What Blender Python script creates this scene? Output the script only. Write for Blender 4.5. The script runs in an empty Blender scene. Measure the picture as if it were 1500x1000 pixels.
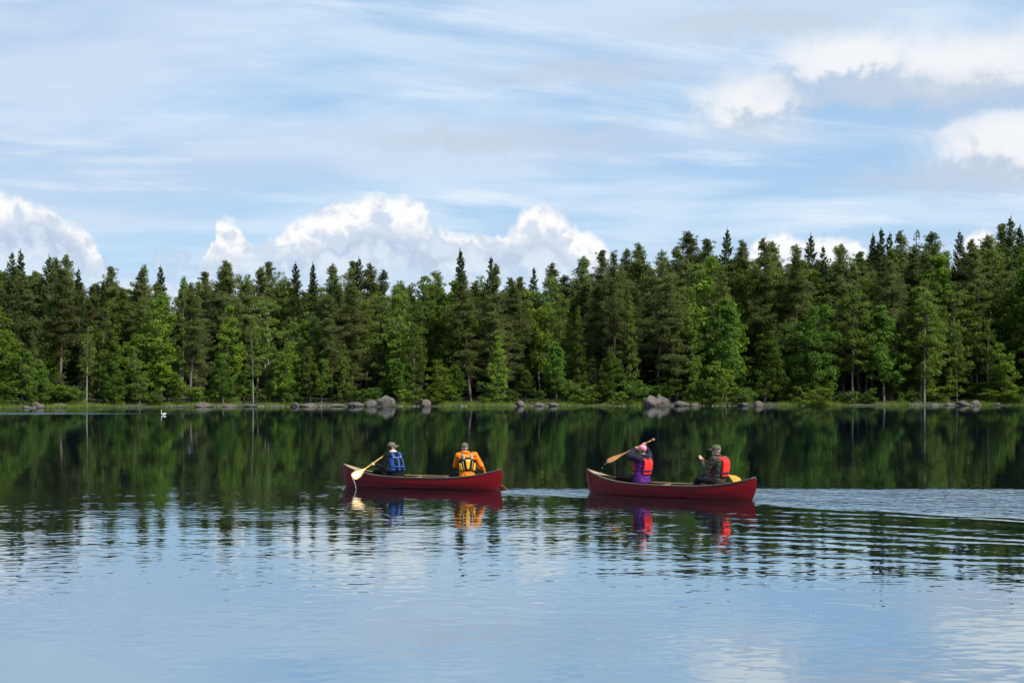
import bpy, bmesh, math, random
import numpy as np
from mathutils import Vector, Matrix, noise as mnoise

SC = bpy.context.scene
COL = SC.collection
PI = math.pi
random.seed(7)

# ------------------------------------------------------------------ camera
CAM_H = 2.6
F_PX = 2083.33            # 50 mm on a 36 mm sensor, in pixels of a 1500 px wide picture
HZ = 567.0                # row of the horizon in that picture
cd = bpy.data.cameras.new('camera')
cam = bpy.data.objects.new('camera', cd)
COL.objects.link(cam)
cam.location = (0, 0, CAM_H)
cam.rotation_euler = (PI / 2, 0, 0)
cd.lens = 50
cd.sensor_width = 36
cd.shift_y = (HZ - 500) / 1500
cd.clip_start = 0.5
cd.clip_end = 20000
SC.camera = cam

SC.view_settings.view_transform = 'Standard'
SC.view_settings.look = 'None'
SC.view_settings.gamma = 1
SC.view_settings.use_curve_mapping = False
SC.view_settings.exposure = 0.5
SC.cycles.use_denoising = True
SC.cycles.use_adaptive_sampling = True
SC.cycles.adaptive_threshold = 0.02
SC.cycles.max_bounces = 6
SC.cycles.diffuse_bounces = 2
SC.cycles.glossy_bounces = 3
SC.cycles.transmission_bounces = 4
SC.cycles.transparent_max_bounces = 4
SC.cycles.caustics_reflective = False
SC.cycles.caustics_refractive = False

SUN_EL = math.radians(47)
SUN_AZ = math.radians(124)      # clockwise from the viewing direction (+Y): from the right, a little behind the camera
sun_dir = Vector((math.sin(SUN_AZ) * math.cos(SUN_EL), math.cos(SUN_AZ) * math.cos(SUN_EL), math.sin(SUN_EL)))
sd = bpy.data.lights.new('sun', 'SUN')
sd.energy = 4.8
sd.angle = math.radians(0.53)
sd.color = (1.0, 0.95, 0.86)
sun = bpy.data.objects.new('sun', sd)
COL.objects.link(sun)
sun.rotation_euler = sun_dir.to_track_quat('Z', 'Y').to_euler()
sun.location = sun_dir * 300


# ------------------------------------------------------------------ node helpers
class S:
    """a socket with arithmetic"""
    def __init__(self, t, s):
        self.t, self.s = t, s

    def _m(self, op, *a, clamp=False):
        n = self.t.nodes.new('ShaderNodeMath')
        n.operation = op
        n.use_clamp = clamp
        for i, v in enumerate((self,) + a):
            if isinstance(v, S):
                self.t.links.new(v.s, n.inputs[i])
            else:
                n.inputs[i].default_value = v
        return S(self.t, n.outputs[0])

    def __add__(self, o): return self._m('ADD', o)
    __radd__ = __add__
    def __sub__(self, o): return self._m('SUBTRACT', o)
    def __rsub__(self, o): return (self * -1.0) + o
    def __mul__(self, o): return self._m('MULTIPLY', o)
    __rmul__ = __mul__
    def __truediv__(self, o): return self._m('DIVIDE', o)
    def max(self, o): return self._m('MAXIMUM', o)
    def min(self, o): return self._m('MINIMUM', o)
    def sin(self): return self._m('SINE')
    def abs(self): return self._m('ABSOLUTE')
    def clamp(self): return self._m('ADD', 0.0, clamp=True)

    def smooth(self, lo, hi, a=0.0, b=1.0):
        n = self.t.nodes.new('ShaderNodeMapRange')
        n.interpolation_type = 'SMOOTHSTEP'
        self.t.links.new(self.s, n.inputs['Value'])
        n.inputs['From Min'].default_value = lo
        n.inputs['From Max'].default_value = hi
        n.inputs['To Min'].default_value = a
        n.inputs['To Max'].default_value = b
        return S(self.t, n.outputs[0])


def const(t, v):
    n = t.nodes.new('ShaderNodeValue')
    n.outputs[0].default_value = v
    return S(t, n.outputs[0])


def xyz(t, x, y, z):
    n = t.nodes.new('ShaderNodeCombineXYZ')
    for i, v in enumerate((x, y, z)):
        if isinstance(v, S):
            t.links.new(v.s, n.inputs[i])
        else:
            n.inputs[i].default_value = v
    return S(t, n.outputs[0])


def sep(t, v):
    n = t.nodes.new('ShaderNodeSeparateXYZ')
    t.links.new(v.s, n.inputs[0])
    return [S(t, o) for o in n.outputs]


def noise(t, vec, scale, detail=4.0, rough=0.5, dist=0.0, color=False, lac=2.0):
    n = t.nodes.new('ShaderNodeTexNoise')
    n.noise_dimensions = '3D'
    if vec is not None:
        t.links.new(vec.s, n.inputs['Vector'])
    n.inputs['Scale'].default_value = scale
    n.inputs['Detail'].default_value = detail
    n.inputs['Roughness'].default_value = rough
    n.inputs['Lacunarity'].default_value = lac
    n.inputs['Distortion'].default_value = dist
    return S(t, n.outputs['Color' if color else 'Fac'])


def mixc(t, fac, a, b):
    n = t.nodes.new('ShaderNodeMix')
    n.data_type = 'RGBA'
    for key, v in ((0, fac), (6, a), (7, b)):
        if isinstance(v, S):
            t.links.new(v.s, n.inputs[key])
        elif key == 0:
            n.inputs[key].default_value = v
        else:
            n.inputs[key].default_value = (*v, 1)
    return S(t, n.outputs[2])


def az_el(px, py):
    a = math.atan((px - 750) / F_PX)
    e = math.atan((HZ - py) / F_PX * math.cos(a))
    return a, e


# ------------------------------------------------------------------ sky
W = bpy.data.worlds.new('World')
SC.world = W
W.use_nodes = True
t = W.node_tree
t.nodes.clear()
sky = t.nodes.new('ShaderNodeTexSky')
sky.sky_type = 'NISHITA'
sky.sun_disc = False
sky.sun_elevation = SUN_EL
sky.sun_rotation = SUN_AZ
sky.air_density = 1.0
sky.dust_density = 0.6
sky.ozone_density = 2.0
tc = t.nodes.new('ShaderNodeTexCoord')
D = S(t, tc.outputs['Generated'])
dx, dy, dz = sep(t, D)
az = dx._m('ARCTAN2', dy)
el = dz._m('ARCSINE')
REP = 2 * PI / 7                        # the same family of clouds all round the sky
azw = az._m('WRAP', REP / 2, -REP / 2)
base = S(t, sky.outputs[0])
K = 10.0 / 2 ** SC.view_settings.exposure                                # colours below are picture values; background strength is 0.1


def hc(r, g, b):
    return (r * K, g * K, b * K)


# thin high cloud, mapped on a flat layer so that it foreshortens to bands
inv = (dz.max(0.0) + 0.09)
qx, qy = dx / inv, dy / inv
wob = noise(t, xyz(t, qx * 0.5, qy * 0.5, 3.0), 1.0, 1, 0.5)
lay = xyz(t, qx * 0.62 + qy * 0.10, qy * 1.15 - qx * 0.16 + wob * 1.2, 0.0)
v1 = noise(t, lay, 1.5, 5, 0.56)
v2 = noise(t, xyz(t, qx * 0.35 + 9.0, qy * 0.7 + qx * 0.1, 4.0), 1.0, 3, 0.5)
v3 = noise(t, xyz(t, qx * 1.3 + 2.0, qy * 3.0 - qx * 0.55 + wob * 2.0, 8.0), 1.0, 6, 0.6)
veil = (v1.smooth(0.38, 0.62) * 0.66 + v3.smooth(0.50, 0.70) * 0.36).clamp()
grey = v2.smooth(0.46, 0.66)
c = mixc(t, 0.6, base, hc(0.33, 0.58, 0.91))
c = mixc(t, (veil + 0.15) * 0.9, c, hc(0.72, 0.85, 0.98))
c = mixc(t, grey * 0.5, c, hc(0.58, 0.69, 0.86))
c = mixc(t, v3.smooth(0.54, 0.74) * 0.55, c, hc(0.80, 0.88, 0.97))
c = mixc(t, dz.smooth(0.0, 0.15, 0.6, 0.0), c, hc(0.53, 0.74, 0.95))   # paler towards the horizon

# cumulus
def shifted(v):
    n = t.nodes.new('ShaderNodeVectorMath')
    n.operation = 'ADD'
    t.links.new(D.s, n.inputs[0])
    n.inputs[1].default_value = v
    return S(t, n.outputs[0])


nY = noise(t, D, 34.0, 5, 0.58)
nX = noise(t, shifted((3.1, 1.7, 5.3)), 34.0, 4, 0.58)
fine = noise(t, D, 110.0, 3, 0.6)
relief = nY - noise(t, shifted((0.0055, 0.0, 0.0075)), 34.0, 5, 0.58)      # lit side against shaded side of each billow
pu = azw + (nX - 0.5) * 0.030
pv = el + (nY - 0.5) * 0.030 + (fine - 0.5) * 0.007


def outline(pts):
    """height of a bank of cloud along the horizon, as a curve over the repeated stretch of azimuth"""
    n = t.nodes.new('ShaderNodeFloatCurve')
    cv = n.mapping.curves[0]
    n.mapping.extend = 'HORIZONTAL'
    pp = []
    for x, y in pts:
        a = math.atan((x - 750) / F_PX)
        e = math.atan((HZ - y) / F_PX * math.cos(a))
        pp.append(((a + REP / 2) / REP, e / 0.2))
    pp.sort()
    while len(cv.points) < len(pp):
        cv.points.new(0.5, 0.5)
    for q, (u, v) in zip(cv.points, pp):
        q.location = (u, v)
        q.handle_type = 'AUTO_CLAMPED'
    n.mapping.update()
    t.links.new(((pu + REP / 2) * (1 / REP)).s, n.inputs['Value'])
    return S(t, n.outputs[0]) * 0.2


def field(blobs, up=0.0):
    f = None
    for (x, y, w, ht, hb) in blobs:
        a, e = az_el(x, y)
        u = (pu - a) * (F_PX / w)
        d = pv - (e - up)
        v = (d * (F_PX / ht)).max(d * (-F_PX / hb))
        g = 1.0 - (u * u + v * v)._m('SQRT')
        f = g if f is None else f.max(g)
    return f


def row(y):
    return math.atan((HZ - y) / F_PX)


SOFT = [(1105, 150, 120, 72, 76), (1250, 84, 175, 52, 66), (1420, 92, 235, 72, 90), (1470, 215, 155, 96, 84)]
soft = field(SOFT)
lit = soft - field(SOFT, 0.012)
sf = soft + (fine - 0.5) * 0.30
c = mixc(t, sf.smooth(-0.02, 0.80) * 0.88, c, mixc(t, (lit * 2.0 + relief * 2.4 + soft * 0.6).smooth(-0.25, 0.7), hc(0.56, 0.64, 0.77), hc(0.95, 0.95, 0.96)))
softg = field([(1110, 35, 300, 40, 40), (1400, 262, 230, 40, 26), (1330, 130, 260, 34, 34), (720, 205, 340, 34, 28), (850, 108, 240, 30, 26)])
c = mixc(t, (softg + (fine - 0.5) * 0.3).smooth(0.0, 0.85) * 0.72, c, hc(0.56, 0.65, 0.78))
# low cumulus standing along the horizon, its grey bases in front of it
top = outline([(-225, 330), (-150, 380), (-110, 408), (-60, 335), (-20, 290), (0, 281), (25, 284), (45, 294), (72, 304), (92, 312), (110, 318), (124, 330), (138, 350), (148, 378), (168, 408), (288, 408), (302, 338),
               (325, 322), (346, 328), (360, 352), (374, 360), (400, 342), (430, 324), (470, 310), (492, 292), (522, 282), (562, 278), (596, 285), (614, 306), (632, 330), (662, 340), (692, 348), (706, 352),
               (726, 340), (746, 320), (776, 305), (806, 308), (842, 325), (872, 342), (892, 360), (905, 388), (925, 408), (1085, 408), (1100, 352), (1122, 342), (1142, 335), (1166, 346), (1181, 351), (1196, 344),
               (1226, 345), (1256, 350), (1268, 376), (1292, 408), (1345, 408), (1360, 352), (1376, 360), (1392, 408), (1405, 380), (1416, 340), (1431, 332), (1449, 342), (1461, 380), (1482, 408), (1560, 370), (1620, 300), (1680, 335), (1724, 330)])
ov = top - pv
wm = ov.smooth(-0.0018, 0.0060)
body = (relief * 4.6 + (ov * 9.0) * -1.0 + (nX - 0.5) * 0.9).smooth(-0.75, 0.05)
wc = mixc(t, body, hc(0.64, 0.73, 0.87), hc(1.0, 1.0, 1.0))
c = mixc(t, wm * pv.smooth(row(410), row(372), 0.35, 1.0), c, wc)
gtop = outline([(-225, 370), (-150, 400), (-80, 350), (0, 318), (40, 314), (80, 318), (105, 330), (140, 375), (200, 385), (300, 372), (380, 372), (430, 358), (480, 345), (520, 335), (560, 331), (600, 335), (645, 346),
                (690, 364), (715, 352), (750, 345), (780, 342), (812, 350), (832, 366), (870, 390), (920, 402), (1200, 402), (1500, 402), (1600, 360), (1724, 370)])
gov = gtop - 0.0015 - pv + relief * 0.085 + (nX - 0.5) * 0.012 + (fine - 0.5) * 0.007
c = mixc(t, gov.smooth(-0.006, 0.010) * pv.smooth(row(425), row(355), 0.30, 0.88), c, mixc(t, (gov + relief * 0.05).smooth(0.0, 0.024), hc(0.47, 0.58, 0.76), hc(0.64, 0.75, 0.90)))
bg = t.nodes.new('ShaderNodeBackground')
bg.inputs['Strength'].default_value = 0.1
t.links.new(c.s, bg.inputs['Color'])
wo = t.nodes.new('ShaderNodeOutputWorld')
t.links.new(bg.outputs[0], wo.inputs[0])
W.cycles.sampling_method = 'NONE'


# ------------------------------------------------------------------ generic builders
def tag(o, label=None, cat=None, group=None, kind=None):
    if label: o['label'] = label
    if cat: o['category'] = cat
    if group: o['group'] = group
    if kind: o['kind'] = kind
    return o


def new_obj(name, data, parent=None, loc=None):
    o = bpy.data.objects.new(name, data)
    COL.objects.link(o)
    if parent: o.parent = parent
    if loc is not None: o.location = loc
    return o


def mesh_arrays(name, V, Q, mat=None, smooth=False):
    """mesh from an n x 3 array and an m x k array of faces"""
    V = np.asarray(V, np.float32)
    Q = np.asarray(Q, np.int32)
    me = bpy.data.meshes.new(name)
    m, k = Q.shape
    me.vertices.add(len(V))
    me.vertices.foreach_set('co', V.ravel())
    me.loops.add(m * k)
    me.loops.foreach_set('vertex_index', Q.ravel())
    me.polygons.add(m)
    me.polygons.foreach_set('loop_start', np.arange(0, m * k, k, dtype=np.int32))
    me.polygons.foreach_set('loop_total', np.full(m, k, np.int32))
    if smooth:
        me.polygons.foreach_set('use_smooth', np.ones(m, bool))
    me.update(calc_edges=True)
    me.validate()
    if mat: me.materials.append(mat)
    return me


def bm_mesh(name, bm, mat=None, smooth=True):
    bmesh.ops.recalc_face_normals(bm, faces=bm.faces[:])
    me = bpy.data.meshes.new(name)
    bm.to_mesh(me)
    bm.free()
    if smooth:
        me.polygons.foreach_set('use_smooth', np.ones(len(me.polygons), bool))
    if mat: me.materials.append(mat)
    return me


def principled(name):
    m = bpy.data.materials.new(name)
    m.use_nodes = True
    nt = m.node_tree
    p = nt.nodes['Principled BSDF']
    return m, nt, p


def simple_mat(name, col, rough=0.6, var=0.12, scale=8.0, coat=0.0, bump=0.0, bscale=30.0, col2=None):
    m, nt, p = principled(name)
    tcn = nt.nodes.new('ShaderNodeTexCoord')
    v = S(nt, tcn.outputs['Object'])
    n = noise(nt, v, scale, 5, 0.6)
    d = col2 or tuple(x * (1 - 2.2 * var) for x in col)
    mc = mixc(nt, n.smooth(0.3, 0.7), d, col)
    nt.links.new(mc.s, p.inputs['Base Color'])
    p.inputs['Roughness'].default_value = rough
    p.inputs['Coat Weight'].default_value = coat
    p.inputs['Coat Roughness'].default_value = 0.08
    if bump:
        b = nt.nodes.new('ShaderNodeBump')
        b.inputs['Strength'].default_value = 1.0
        b.inputs['Distance'].default_value = bump
        nt.links.new(noise(nt, v, bscale, 4, 0.6).s, b.inputs['Height'])
        nt.links.new(b.outputs[0], p.inputs['Normal'])
    return m


def shore_y(x):
    xs = [-3000, -130, -95, -72, -62, -50, -30, 0, 40, 70, 110, 3000]
    ys = [200, 166, 168, 172, 176, 185, 190.5, 194, 198.5, 202, 206, 240]
    return np.interp(x, xs, ys) + 0.9 * np.sin(np.asarray(x) * 0.31) + 0.5 * np.sin(np.asarray(x) * 0.83 + 1.0)


def ground_z(x, y):
    d = np.asarray(y) - shore_y(x)
    hill = np.clip((np.asarray(x) - 5) / 70, 0, 1)
    z = np.where(d < 0, d * 0.16, 0)
    z = z + np.clip(d, 0, 4) * 0.10 + np.clip(d - 4, 0, 60) * (0.035 + 0.075 * hill) + np.clip(d - 58, 0, 70) * 0.13 + np.clip(d - 128, 0, 400) * 0.01
    return np.maximum(z, -4.0)


# ------------------------------------------------------------------ ground and water
gm, nt, p = principled('forest_floor')
geo = nt.nodes.new('ShaderNodeNewGeometry')
pos = S(nt, geo.outputs['Position'])
n1 = noise(nt, pos, 0.5, 6, 0.6)
n2 = noise(nt, pos, 3.0, 5, 0.6)
cc = mixc(nt, n1.smooth(0.4, 0.65), (0.022, 0.019, 0.012), (0.024, 0.040, 0.011))
cc = mixc(nt, n2.smooth(0.5, 0.75) * 0.6, cc, (0.042, 0.034, 0.023))
nt.links.new(cc.s, p.inputs['Base Color'])
p.inputs['Roughness'].default_value = 0.95
xs = np.concatenate([[-3000, -1500, -700, -400, -250], np.linspace(-160, 160, 161), [250, 400, 700, 1500, 3000]])
ds = np.concatenate([[-120, -40, -15, -6], np.linspace(-3, 12, 21), np.linspace(14, 80, 18), [110, 160, 250, 450, 900, 2000, 4000]])
X, DD = np.meshgrid(xs, ds, indexing='ij')
Yg = shore_y(X) + DD
Z = ground_z(X, Yg)
lump = np.array([[mnoise.noise(Vector((a * 0.35, b * 0.35, 0))) for a, b in zip(r1, r2)] for r1, r2 in zip(X, Yg)])
Z = Z + lump * np.clip(DD + 1, 0, 3) * 0.09
V = np.stack([X, Yg, Z], -1).reshape(-1, 3)
nx, ny = len(xs), len(ds)
I = np.arange(nx * ny).reshape(nx, ny)
Q = np.stack([I[:-1, :-1], I[1:, :-1], I[1:, 1:], I[:-1, 1:]], -1).reshape(-1, 4)
tag(new_obj('ground', mesh_arrays('ground', V, Q, gm, True)), 'dark forest floor rising from the far lake shore', kind='structure')

wmat = bpy.data.materials.new('lake_water')
wmat.use_nodes = True
nt = wmat.node_tree
nt.nodes.clear()
geo = nt.nodes.new('ShaderNodeNewGeometry')
P = S(nt, geo.outputs['Position'])
x, y, _ = sep(nt, P)
broad = noise(nt, P, 0.09, 1, 0.5)
broad2 = noise(nt, xyz(nt, x * 0.10, y * 0.35, 5.0), 1.0, 2, 0.55)
edge = y + (broad - 0.5) * 8.0 + (broad2 - 0.5) * 3.0
near = edge.smooth(9.0, 19.0)                                    # quiet close in
far = edge.smooth(33.0, 38.5, 1.0, 0.0)                          # and beyond the canoes
patch = near * far * broad2.smooth(0.34, 0.6, 0.35, 1.0)
# small ripples, longer across the view than along it, over a low swell
r1 = noise(nt, xyz(nt, x * 1.5, y * 1.75, 0.0), 1.7, 1.0, 0.5)
r2 = noise(nt, xyz(nt, x * 1.0 + y * 0.35, y * 1.7 - x * 0.25, 3.0), 4.6, 0.0, 0.45)
sw = noise(nt, xyz(nt, x * 0.36, y * 0.55, 7.0), 1.0, 0.0, 0.4)
h = r1 * (patch * 0.0046 + 0.0013) + r2 * patch * 0.0019 + sw * (near * far * 0.004 + 0.0030)
# wakes: churned water astern of each canoe and the waves that run out from it
ch = noise(nt, xyz(nt, x * 1.0, y * 1.5, 2.0), 2.4, 2.0, 0.55)


def wake(x0, y0, ang, amp, length, spread, arms):
    """(x0, y0) stern, ang direction of the wake away from the boat in the water plane"""
    ca, sa = math.cos(ang), math.sin(ang)
    a = (x - x0) * ca + (y - y0) * sa            # distance astern
    b = ((y - y0) * ca - (x - x0) * sa).abs()    # sideways
    fade = a.smooth(length * 0.5, length, 1.0, 0.0) * a.smooth(-0.8, 0.6)
    q = b / (a.max(0.0) * spread + 0.5)
    r = ch * q.smooth(0.5, 1.1, 1.0, 0.0) * fade * amp
    if arms:
        wv = ((b - a * 0.34) * 7.6 + (broad2 - 0.5) * 6.0).sin()
        r = r + wv * (q.smooth(0.5, 1.0) * q.smooth(1.2, 2.4, 1.0, 0.0) * fade * amp * arms)
    return r


h = h + wake(5.6, 32.5, math.radians(-34), 0.020, 12.0, 0.13, 0.14) + wake(-0.1, 35.7, math.radians(-20), 0.016, 6.0, 0.12, 0.14)
# water stirred up astern of both boats: short wavelets with their long slopes this way
y_near = (34.7 - (x - 1.9) * 0.72).min(34.7) + (broad2 - 0.5) * 3.0
stir = (y - y_near).smooth(-0.9, 0.9) * (y - 36.4 + (broad - 0.5) * 0.8).smooth(-0.5, 0.4, 1.0, 0.0) * x.smooth(-0.6, 0.6)
h = h + ((y * 2.3 + r1 * 3.0 + r2 * 1.2 + sw * 4.0)._m('FRACT') * 0.024 + ch * 0.010) * stir
# ripples thrown off along both hulls
for cx, cy, hd_, am in ((-2.36, 36.75, 160, 0.0085), (3.72, 33.85, 147, 0.0095)):
    ca, sa = math.cos(math.radians(hd_)), math.sin(math.radians(hd_))
    u_ = ((x - cx) * ca + (y - cy) * sa).abs()
    w_ = ((y - cy) * ca - (x - cx) * sa).abs()
    dd = (u_ - 1.6).max(0.0) + (w_ - 0.15).max(0.0)
    h = h + (r2 + r1 * 1.6) * dd.smooth(0.15, 1.5, 1.0, 0.0) * am
# long low waves spreading towards the camera from the second canoe
n_ang = math.radians(58)
ph = (x * math.cos(n_ang) + y * math.sin(n_ang)) * 6.2 + (broad2 - 0.5) * 12.0 + (sw - 0.5) * 7.0
env = x.smooth(1.0, 7.0) * y.smooth(16.0, 23.0) * y.smooth(30.5, 34.0, 1.0, 0.0)
h = h + ph.sin() * env * 0.0022 * broad2.smooth(0.3, 0.6, 0.3, 1.3)
# a streak of breeze close under the far shore
st = (y - 137.0 + x * 0.10 + (broad - 0.5) * 10.0).abs().smooth(2.0, 7.5, 1.0, 0.0) * x.smooth(-46.0, -30.0, 1.0, 0.0)
h = h + (r1 * 0.010 + (y * 1.6 + r1 * 3.0 + sw * 3.0)._m('FRACT') * 0.040) * st
b = nt.nodes.new('ShaderNodeBump')
b.inputs['Strength'].default_value = 1.0
b.inputs['Distance'].default_value = 1.0
nt.links.new(h.s, b.inputs['Height'])
lw = nt.nodes.new('ShaderNodeLayerWeight')
lw.inputs['Blend'].default_value = 0.5
nt.links.new(b.outputs[0], lw.inputs['Normal'])
fr = S(nt, lw.outputs['Facing'])._m('POWER', 5.0) * 0.06 + 0.67
gl = nt.nodes.new('ShaderNodeBsdfGlossy')
gl.inputs['Roughness'].default_value = 0.0
gl.inputs['Color'].default_value = (0.84, 0.95, 1.0, 1)
nt.links.new(b.outputs[0], gl.inputs['Normal'])
df = nt.nodes.new('ShaderNodeBsdfDiffuse')
df.inputs['Color'].default_value = (0.003, 0.006, 0.009, 1)
mx = nt.nodes.new('ShaderNodeMixShader')
nt.links.new(fr.s, mx.inputs[0])
nt.links.new(df.outputs[0], mx.inputs[1])
nt.links.new(gl.outputs[0], mx.inputs[2])
mo = nt.nodes.new('ShaderNodeOutputMaterial')
nt.links.new(mx.outputs[0], mo.inputs[0])
V = [(-3000, -600, 0), (3000, -600, 0), (3000, 300, 0), (-3000, 300, 0)]
tag(new_obj('water', mesh_arrays('water', V, [(0, 1, 2, 3)], wmat)), 'dark calm lake water mirroring forest and clouds', kind='structure')


# ------------------------------------------------------------------ trees
def leaf_mat(name, a, b, trans=0.35, hue=0.05):
    m = bpy.data.materials.new(name)
    m.use_nodes = True
    nt = m.node_tree
    nt.nodes.clear()
    tcn = nt.nodes.new('ShaderNodeTexCoord')
    oi = nt.nodes.new('ShaderNodeObjectInfo')
    n = noise(nt, S(nt, tcn.outputs['Object']), 0.55, 4, 0.6)
    n2 = noise(nt, S(nt, tcn.outputs['Object']), 7.0, 2, 0.6)
    rnd = S(nt, oi.outputs['Random'])
    f = (n.smooth(0.3, 0.7) * 0.5 + n2 * 0.35 + rnd * 0.45 - 0.2).clamp()
    cmix = mixc(nt, f, a, b)
    hs = nt.nodes.new('ShaderNodeHueSaturation')
    nt.links.new(cmix.s, hs.inputs['Color'])
    nt.links.new((rnd * hue + (0.5 - hue / 2)).s, hs.inputs['Hue'])
    nt.links.new((rnd * 7.31)._m('FRACT').smooth(0, 1, 0.75, 1.25).s, hs.inputs['Value'])
    d = nt.nodes.new('ShaderNodeBsdfDiffuse')
    tr = nt.nodes.new('ShaderNodeBsdfTranslucent')
    nt.links.new(hs.outputs[0], d.inputs[0])
    nt.links.new(hs.outputs[0], tr.inputs[0])
    mx = nt.nodes.new('ShaderNodeMixShader')
    mx.inputs[0].default_value = trans
    nt.links.new(d.outputs[0], mx.inputs[1])
    nt.links.new(tr.outputs[0], mx.inputs[2])
    o = nt.nodes.new('ShaderNodeOutputMaterial')
    nt.links.new(mx.outputs[0], o.inputs[0])
    return m


def bark_mat(name, low, high, z0, z1, marks=None):
    m, nt, p = principled(name)
    tcn = nt.nodes.new('ShaderNodeTexCoord')
    v = S(nt, tcn.outputs['Object'])
    vx, vy, vz = sep(nt, v)
    n = noise(nt, xyz(nt, vx * 6.0, vy * 6.0, vz * 1.5), 1.0, 5, 0.6)
    cb = mixc(nt, (vz + (n - 0.5) * 3.0).smooth(z0, z1), low, high)
    cb = mixc(nt, n.smooth(0.4, 0.7) * 0.5, cb, tuple(x * 0.45 for x in low))
    if marks:
        n3 = noise(nt, xyz(nt, vx * 3.0, vy * 3.0, vz * 9.0), 1.0, 3, 0.6)
        cb = mixc(nt, n3.smooth(0.58, 0.66), cb, marks)
    nt.links.new(cb.s, p.inputs['Base Color'])
    p.inputs['Roughness'].default_value = 0.9
    return m


LM = {
    'pine': leaf_mat('pine_needles', (0.080, 0.105, 0.034), (0.155, 0.190, 0.058), 0.40, 0.025),
    'spruce': leaf_mat('spruce_needles', (0.038, 0.060, 0.020), (0.085, 0.115, 0.034), 0.28, 0.025),
    'birch': leaf_mat('birch_leaves', (0.090, 0.138, 0.026), (0.155, 0.220, 0.040), 0.45, 0.03),
    'broad': leaf_mat('broad_leaves', (0.070, 0.128, 0.022), (0.120, 0.200, 0.034), 0.45, 0.025),
    'bright': leaf_mat('young_leaves', (0.118, 0.185, 0.024), (0.185, 0.275, 0.036), 0.47, 0.02),
}
BM = {
    'pine': bark_mat('pine_bark', (0.13, 0.10, 0.08), (0.24, 0.12, 0.065), 5.0, 11.0),
    'spruce': bark_mat('spruce_bark', (0.10, 0.085, 0.07), (0.12, 0.095, 0.075), 5.0, 12.0),
    'birch': bark_mat('birch_bark', (0.20, 0.195, 0.18), (0.23, 0.22, 0.20), 0.5, 3.0, (0.06, 0.055, 0.05)),
    'broad': bark_mat('grey_bark', (0.14, 0.125, 0.105), (0.17, 0.15, 0.12), 2.0, 6.0),
}


def tube(points, radii, sides=6):
    pts = np.asarray(points, float)
    rad = np.asarray(radii, float)
    n = len(pts)
    T = np.gradient(pts, axis=0)
    T /= np.linalg.norm(T, axis=1)[:, None] + 1e-9
    ref = np.where(np.abs(T[:, 2:3]) > 0.9, np.array([[1.0, 0, 0]]), np.array([[0, 0, 1.0]]))
    A = np.cross(T, ref); A /= np.linalg.norm(A, axis=1)[:, None] + 1e-9
    B = np.cross(T, A)
    th = np.linspace(0, 2 * PI, sides, endpoint=False)
    V = pts[:, None] + rad[:, None, None] * (np.cos(th)[None, :, None] * A[:, None] + np.sin(th)[None, :, None] * B[:, None])
    I = np.arange(n * sides).reshape(n, sides)
    J = np.roll(I, -1, axis=1)
    Q = np.stack([I[:-1], J[:-1], J[1:], I[1:]], -1).reshape(-1, 4)
    return V.reshape(-1, 3), Q


class Acc:
    def __init__(self):
        self.v, self.q, self.m, self.n = [], [], [], 0

    def add(self, V, Q, m=0):
        self.v.append(V); self.q.append(Q + self.n); self.n += len(V)
        self.m.append(np.full(len(Q), m, np.int32))

    def mesh(self, name, mat, smooth=False, mat2=None):
        me = mesh_arrays(name, np.concatenate(self.v), np.concatenate(self.q), mat, smooth)
        if mat2:
            me.materials.append(mat2)
            me.polygons.foreach_set('material_index', np.concatenate(self.m))
        return me


def cards(rng, c, length, width, bias=None, bstr=0.8):
    """leaf-sized rhombs at the points c"""
    n = len(c)
    nor = rng.normal(size=(n, 3))
    nor /= np.linalg.norm(nor, axis=1)[:, None]
    if bias is not None:
        nor = nor + bias * bstr
        nor /= np.linalg.norm(nor, axis=1)[:, None] + 1e-9
    a = np.cross(nor, rng.normal(size=(n, 3)))
    a /= np.linalg.norm(a, axis=1)[:, None] + 1e-9
    bb = np.cross(nor, a)
    s = rng.uniform(0.6, 1.3, (n, 1))
    L, Wd = length * s * 0.5, width * s * 0.5
    k = a * 0.2 * Wd
    V = np.stack([c - a * L, c + bb * Wd + a * L * 0.15, c + a * L, c - bb * Wd + a * L * 0.15], 1).reshape(-1, 3)
    return V, np.arange(n * 4).reshape(n, 4)


def ball(rng, n, c, r, shell=0.5):
    d = rng.normal(size=(n, 3))
    d /= np.linalg.norm(d, axis=1)[:, None]
    q = shell + (1 - shell) * rng.uniform(0, 1, (n, 1)) ** 0.6
    q = np.where(rng.uniform(0, 1, (n, 1)) < 0.3, rng.uniform(0.1, 1.0, (n, 1)), q)
    return c + d * q * np.asarray(r), d


UP = np.array([[0, 0, 1.0]])


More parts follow.
